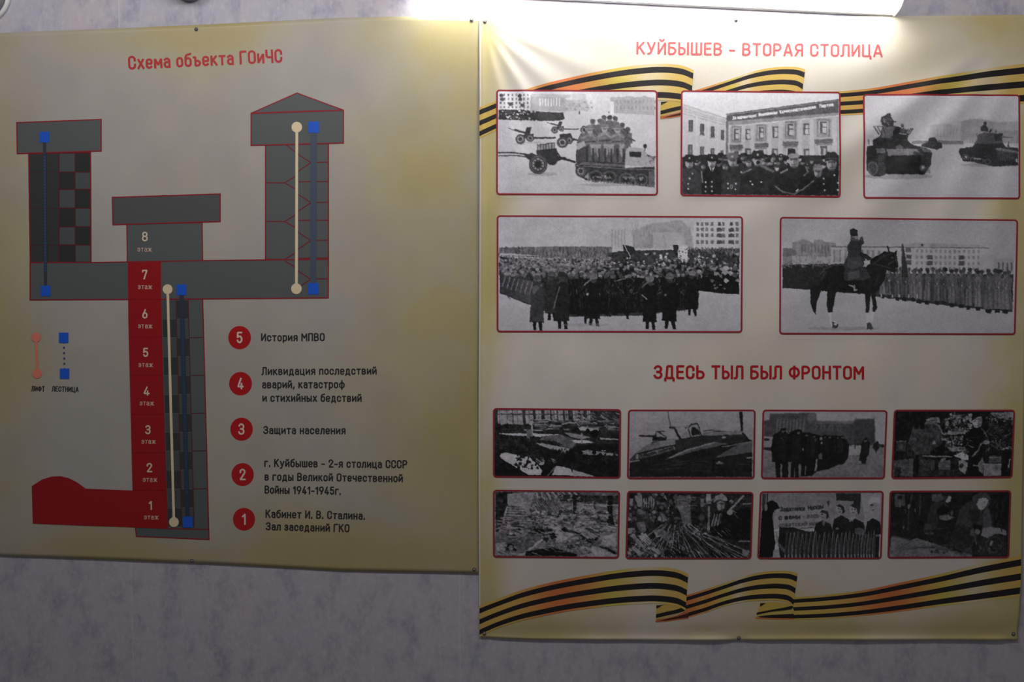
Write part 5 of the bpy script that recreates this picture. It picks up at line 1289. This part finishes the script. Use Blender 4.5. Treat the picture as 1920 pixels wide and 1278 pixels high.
p.R(140, 70, 162, 220, 50); p.P([(80, 70), (130, 70), (130, 300), (80, 300)], 60)
p.P([(80, 330), (150, 200), (220, 170), (300, 210), (345, 290), (270, 320), (240, 400), (270, 620), (300, 830), (270, 1030), (60, 1030)], 18); p.E(135, 280, 24, 50, 130)
p.P([(290, 630), (320, 640), (350, 800), (310, 820)], 150); p.P([(270, 920), (370, 900), (390, 1030), (270, 1030)], 160)
p.P([(350, 580), (560, 580), (760, 640), (860, 640), (1000, 650), (1850, 660), (1850, 1040), (380, 1040), (340, 800)], 30); p.P([(330, 850), (370, 820), (560, 1030), (500, 1030)], 82); p.L([(340, 830), (560, 1020)], 12, 120)
for x, y, w, hb in ((1010, 470, 150, 0), (1280, 400, 150, 0), (1500, 450, 150, 0), (1760, 440, 130, 0)): p.P([(x - w, 680), (x - w * .8, y + 60), (x - 20, y), (x + w * .7, y + 60), (x + w, 690)], 34)
p.E(1000, 400, 52, 66, 150); p.P([(940, 350), (980, 320), (1060, 340), (1090, 420), (1050, 460), (1040, 380)], 46); p.E(1010, 515, 24, 40, 110); p.E(985, 385, 14, 9, 46); p.L([(980, 430), (1005, 432)], 9, 70)
p.E(1240, 310, 54, 66, 156); p.P([(1185, 260), (1240, 232), (1300, 270), (1320, 350), (1290, 380), (1270, 290)], 40); p.E(1225, 300, 14, 9, 50); p.E(1265, 305, 14, 9, 50); p.L([(1225, 350), (1260, 352)], 9, 80)
p.E(1450, 320, 62, 74, 170); p.P([(1385, 260), (1440, 225), (1510, 270), (1550, 350), (1520, 400), (1490, 300)], 56); p.E(1425, 310, 14, 9, 50); p.E(1470, 312, 14, 9, 50); p.L([(1425, 365), (1465, 366)], 10, 70); p.P([(1410, 440), (1470, 410), (1440, 500)], 170)
p.E(1770, 290, 66, 90, 160); p.P([(1660, 200), (1720, 120), (1830, 130), (1850, 230), (1740, 210), (1690, 250)], 190); p.P([(1690, 240), (1740, 235), (1730, 262), (1700, 262)], 50); p.E(1740, 320, 16, 10, 80)
p.P([(1480, 600), (1540, 580), (1640, 620), (1620, 700), (1480, 680)], 96); p.E(1215, 600, 26, 18, 120); p.R(1790, 690, 1850, 720, 110); p.N(10, 60, 60, 122, box=(850, 200, 1850, 680))
for i in range(24):
    x = 400 + i * 22; p.P([(x - 8, 660 + i * 3), (x, 570 + i * 2), (x + 8, 660 + i * 3)], 50)
x = 470.0; i = 0
while x < 1800:
    t = (x - 470) / 1330; w = 20 + 13 * math.sin(3.1 * min(1, t + .15)); h = 620 + (i * 37) % 50 - 10 * (i % 2); lit = 96 + (i * 29) % 70
    p.P([(x - w, 1040), (x - w * .9, h + 210), (x - w * .3, h + 60), (x, h + 8), (x + w * .3, h + 60), (x + w * .9, h + 210), (x + w, 1040)], 40 + (i * 13) % 26)
    p.L([(x, h + 10), (x - w * .34, h + 70), (x - w * .85, h + 210), (x - w * .9, 1030)], 8, lit); p.L([(x, h + 14), (x + w * .34, h + 74), (x + w * .85, h + 210), (x + w * .9, 1030)], 6, lit - 30)
    p.L([(x - w * .2, h + 120), (x - w * .3, 990)], 6, 78); p.L([(x - w * .8, 990), (x - w * .6, 1034)], 14, 158)
    x += w * 2.05; i += 1
p.build('photograph of women behind a rank of shells with a slogan on the wall', 0, 1.05, 4, .5, .5)

# --- 13: two women in headscarves at work in a dark shop
p = Pic([(1669, 921), (1894, 920), (1890, 1044), (1665, 1045)], 1660, 914, 8.0, 13)
p.G(50, 1050, 34, 40); p.N(10, 200, 160, 131)
p.P([(110, 80), (270, 80), (280, 260), (120, 280)], 84); p.R(160, 110, 230, 160, 40); p.L([(195, 170), (195, 280)], 14, 120); p.E(335, 270, 24, 36, 130); p.L([(380, 80), (350, 260)], 16, 70); p.R(490, 80, 515, 400, 62); p.R(320, 330, 350, 640, 58); p.L([(430, 310), (432, 360)], 14, 120); p.L([(262, 570), (265, 605)], 14, 130); p.L([(280, 320), (290, 360)], 18, 90)
p.P([(680, 90), (820, 80), (860, 170), (760, 200), (680, 190)], 88); p.P([(600, 640), (640, 320), (700, 210), (800, 190), (900, 220), (960, 330), (940, 400), (800, 420), (770, 560), (760, 640)], 54); p.P([(750, 330), (860, 230), (960, 330), (900, 400), (780, 400)], 24); p.P([(840, 110), (960, 100), (980, 160), (900, 220), (860, 180)], 56); p.P([(890, 190), (930, 120), (975, 125), (965, 190), (910, 220)], 170); p.P([(790, 420), (930, 400), (1040, 440), (920, 490), (820, 470)], 120); p.E(990, 370, 22, 40, 92)
p.P([(100, 640), (560, 640), (1050, 560), (1050, 700), (560, 760), (200, 740)], 36); p.L([(560, 640), (940, 595)], 10, 66); p.E(660, 680, 70, 30, 60); p.dots(8, 590, 660, 720, 710, 8, 16, 70, 110); p.P([(560, 620), (600, 520), (680, 560), (700, 610)], 70)
p.P([(80, 730), (380, 780), (480, 755), (620, 800), (800, 860), (1050, 950), (1320, 1010), (1320, 1040), (60, 1040)], 120); p.L([(110, 725), (380, 790)], 20, 88)
for i in range(12): p.L([(90 + i * 60, 960 - i * 8), (300 + i * 74, 800 + i * 16)], 11, 72, .8)
p.dots(30, 700, 860, 1200, 1000, 10, 26, 60, 90, 1.6); p.N(16, 60, 30, 132, box=(60, 720, 1320, 1040))
p.P([(960, 800), (1060, 560), (1100, 330), (1180, 240), (1280, 190), (1480, 220), (1560, 330), (1620, 600), (1420, 640), (1300, 900), (1320, 1010), (1000, 900)], 62); p.P([(960, 800), (1080, 560), (1280, 600), (1330, 880), (1150, 930)], 48); p.P([(1230, 340), (1320, 300), (1420, 350), (1380, 560), (1310, 540)], 44); p.P([(1460, 400), (1520, 300), (1560, 340), (1600, 590), (1480, 590)], 84)
p.P([(1290, 130), (1380, 60), (1500, 60), (1570, 140), (1560, 260), (1480, 320), (1400, 340), (1330, 290), (1300, 210)], 66); p.P([(1355, 240), (1400, 150), (1500, 140), (1540, 180), (1500, 280), (1440, 335), (1390, 310)], 168); p.E(1470, 210, 14, 9, 100); p.L([(1440, 290), (1470, 285)], 9, 110)
p.P([(1300, 540), (1420, 560), (1470, 560), (1440, 640), (1340, 630)], 22); p.P([(1470, 600), (1560, 590), (1700, 600), (1820, 640), (1820, 720), (1700, 690), (1540, 760), (1440, 720)], 132); p.E(1385, 660, 44, 44, 120); p.P([(1280, 640), (1330, 620), (1340, 720), (1280, 720)], 92)
p.P([(1380, 740), (1540, 760), (1660, 690), (1760, 740), (1820, 760), (1820, 1000), (1340, 1000)], 46); p.O(1640, 860, 110, 120, 20, 70); p.P([(1590, 790), (1630, 800), (1610, 880), (1580, 870)], 140); p.L([(1355, 740), (1370, 850)], 26, 90); p.L([(1570, 900), (1580, 980)], 20, 90); p.dots(30, 1400, 760, 1800, 980, 14, 30, 26, 84)
p.P([(1600, 80), (1840, 60), (1840, 600), (1640, 600)], 26); p.dashes(10, 1640, 150, 1820, 560, 60, 140, 18, 38, 56, (70, 110)); p.N(9, 80, 80, 133)
p.build('photograph of two women in headscarves bent over their work', 1, 1.1, 4, .7, .6)

# ------------------------------------------------------------------ nails, the wall lamp and the two fittings at the top
def lathe(profile, n, axis_pt, mat, name, parent=None):
    """turned shape around the Y axis through axis_pt; profile of (radius, y)"""
    V, F = [], []
    for r, y in profile:
        for k in range(n):
            a = 2 * math.pi * k / n
            V.append((axis_pt[0] + r * math.cos(a), y, axis_pt[2] + r * math.sin(a)))
    for i in range(len(profile) - 1):
        for k in range(n):
            k2 = (k + 1) % n
            F.append((i * n + k, (i + 1) * n + k, (i + 1) * n + k2, i * n + k2))
    F.append(tuple(range(n))[::-1] if profile[0][1] < profile[-1][1] else tuple(range(n)))
    F.append(tuple((len(profile) - 1) * n + k for k in range(n)))
    o = mesh_obj(name, V, F, mat, parent, None, True)
    bm = bmesh.new(); bm.from_mesh(o.data); bmesh.ops.recalc_face_normals(bm, faces=bm.faces[:]); bm.to_mesh(o.data); bm.free()
    return o
NAMED = [('plan', 368, 55, 'small grey nail in the top edge of the plan banner, near its red title'),
         ('plan', 884, 38, 'small grey nail at the top right corner of the plan banner'),
         ('plan', 360, 1051, 'small dark nail in the bottom edge of the plan banner, below the red column'),
         ('plan', 889, 1067, 'small dark nail at the bottom right corner of the plan banner'),
         ('photo', 909, 41, 'small grey nail at the top left corner of the photograph banner'),
         ('photo', 1380, 38, 'small grey nail in the top edge of the photograph banner under the lit lamp'),
         ('photo', 908, 1187, 'small nail at the bottom left corner of the photograph banner, on the ribbon'),
         ('photo', 1385, 1195.5, 'small dark nail in the middle of the bottom edge of the photograph banner'),
         ('photo', 1900, 1188, 'small nail at the bottom right corner of the photograph banner')]
for b, x, y, lab in NAMED:
    f, base = FOLD[b]
    yy = -(base + float(f(np.array(float(x)), np.array(float(y)))))
    pt = wall_point(float(x), float(y), -yy)
    e = bpy.data.objects.new('nail', None); COL.objects.link(e)
    tag(e, lab, 'nail', 'nails holding the two banners')
    lathe([(0.0008, yy - 0.0055), (0.0028, yy - 0.0040), (0.0038, yy - 0.0022), (0.0036, yy - 0.0012), (0.0020, yy - 0.0010), (0.0018, 0.0)], 18, pt, M_STEEL, 'nail_head', e)
    lathe([(0.0057, yy - 0.0004), (0.0062, yy - 0.0010), (0.0060, yy - 0.0013), (0.0048, yy - 0.0012), (0.0046, yy - 0.0003)], 22, pt, M_STEEL, 'eyelet', e)

# fluorescent wall lamp, hung slightly askew
PR = wall_point(1676.0, 31.5, 0.0); PL = wall_point(1020.0, -0.5, 0.0)
PR, PL = Vector(PR), Vector(PL)
ax = (PR - PL).normalized()                     # along the lamp, to the right and a little down
LEN = 1.475
upv = Vector((0, -1, 0)).cross(ax).normalized() * -1
if upv.z < 0: upv = -upv
def lamp_pt(s, out, h):
    """s metres from the right end towards the left, out from the wall, h up from the lower wall edge"""
    return PR - ax * s + Vector((0, -out, 0)) + upv * h
lamp = bpy.data.objects.new('wall_lamp', None); COL.objects.link(lamp)
tag(lamp, 'long lit fluorescent wall lamp above the photograph banner, white and very bright', 'lamp')
def extrude(name, prof, s0, s1, mat, steps=1):
    V, F = [], []
    n = len(prof)
    for k in range(steps + 1):
        s = s0 + (s1 - s0) * k / steps
        V += [tuple(lamp_pt(s, o, h)) for o, h in prof]
    for k in range(steps):
        for i in range(n):
            j = (i + 1) % n
            F.append((k * n + i, k * n + j, (k + 1) * n + j, (k + 1) * n + i))
    F.append(tuple(range(n))); F.append(tuple(range(steps * n, steps * n + n))[::-1])
    o = mesh_obj(name, V, F, mat, lamp, None, False)
    bm = bmesh.new(); bm.from_mesh(o.data); bmesh.ops.recalc_face_normals(bm, faces=bm.faces[:]); bm.to_mesh(o.data); bm.free()
    return o
extrude('housing', [(0.0005, -0.001), (0.016, 0.002), (0.016, 0.148), (0.0005, 0.15)], 0.006, LEN - 0.006, M_WHITE)
prof = [(0.017, 0.004)] + [(0.017 + 0.075 * math.sin(math.radians(a)) ** 0.8, 0.075 - 0.069 * math.cos(math.radians(a))) for a in range(12, 169, 12)] + [(0.017, 0.146)]
extrude('diffuser', prof, 0.0065, LEN - 0.0065, M_GLOW, 12)
capp = [(0.0005, -0.001)] + [(0.017 + 0.0755 * math.sin(math.radians(a)) ** 0.8, 0.075 - 0.071 * math.cos(math.radians(a))) for a in range(8, 173, 12)] + [(0.0005, 0.151)]
extrude('end_cap', capp, 0.0, 0.006, M_CAP); extrude('end_cap', capp, LEN - 0.006, LEN, M_CAP)

# round fittings cut by the top edge of the picture
c = wall_point(-34.0, -12.0, 0.0)
e = bpy.data.objects.new('round_wall_fitting', None); COL.objects.link(e)
tag(e, 'grey round wall fitting cut off at the top left corner, above the plan banner', 'wall fitting')
r0 = 0.086
lathe([(r0 * 1.10, 0.0), (r0 * 1.10, -0.010), (r0 * 1.02, -0.014), (r0 * .98, -0.014)], 48, c, M_WHITE, 'rim', e)
lathe([(r0 * 1.0, -0.013), (r0 * .97, -0.030), (r0 * .84, -0.044), (r0 * .5, -0.052), (0.004, -0.054)], 48, c, M_GREY, 'dome', e)
c = wall_point(357.0, -32.0, 0.0)
e = bpy.data.objects.new('dark_wall_fitting', None); COL.objects.link(e)
tag(e, 'dark round wall fitting just cut off by the top edge, above the plan banner', 'wall fitting')
lathe([(0.056, 0.0), (0.058, -0.004), (0.058, -0.016), (0.052, -0.020)], 40, c, M_GREY, 'base_plate', e)
lathe([(0.045, -0.019), (0.050, -0.030), (0.048, -0.060), (0.036, -0.070), (0.004, -0.072)], 40, c, M_DARK, 'knob', e)
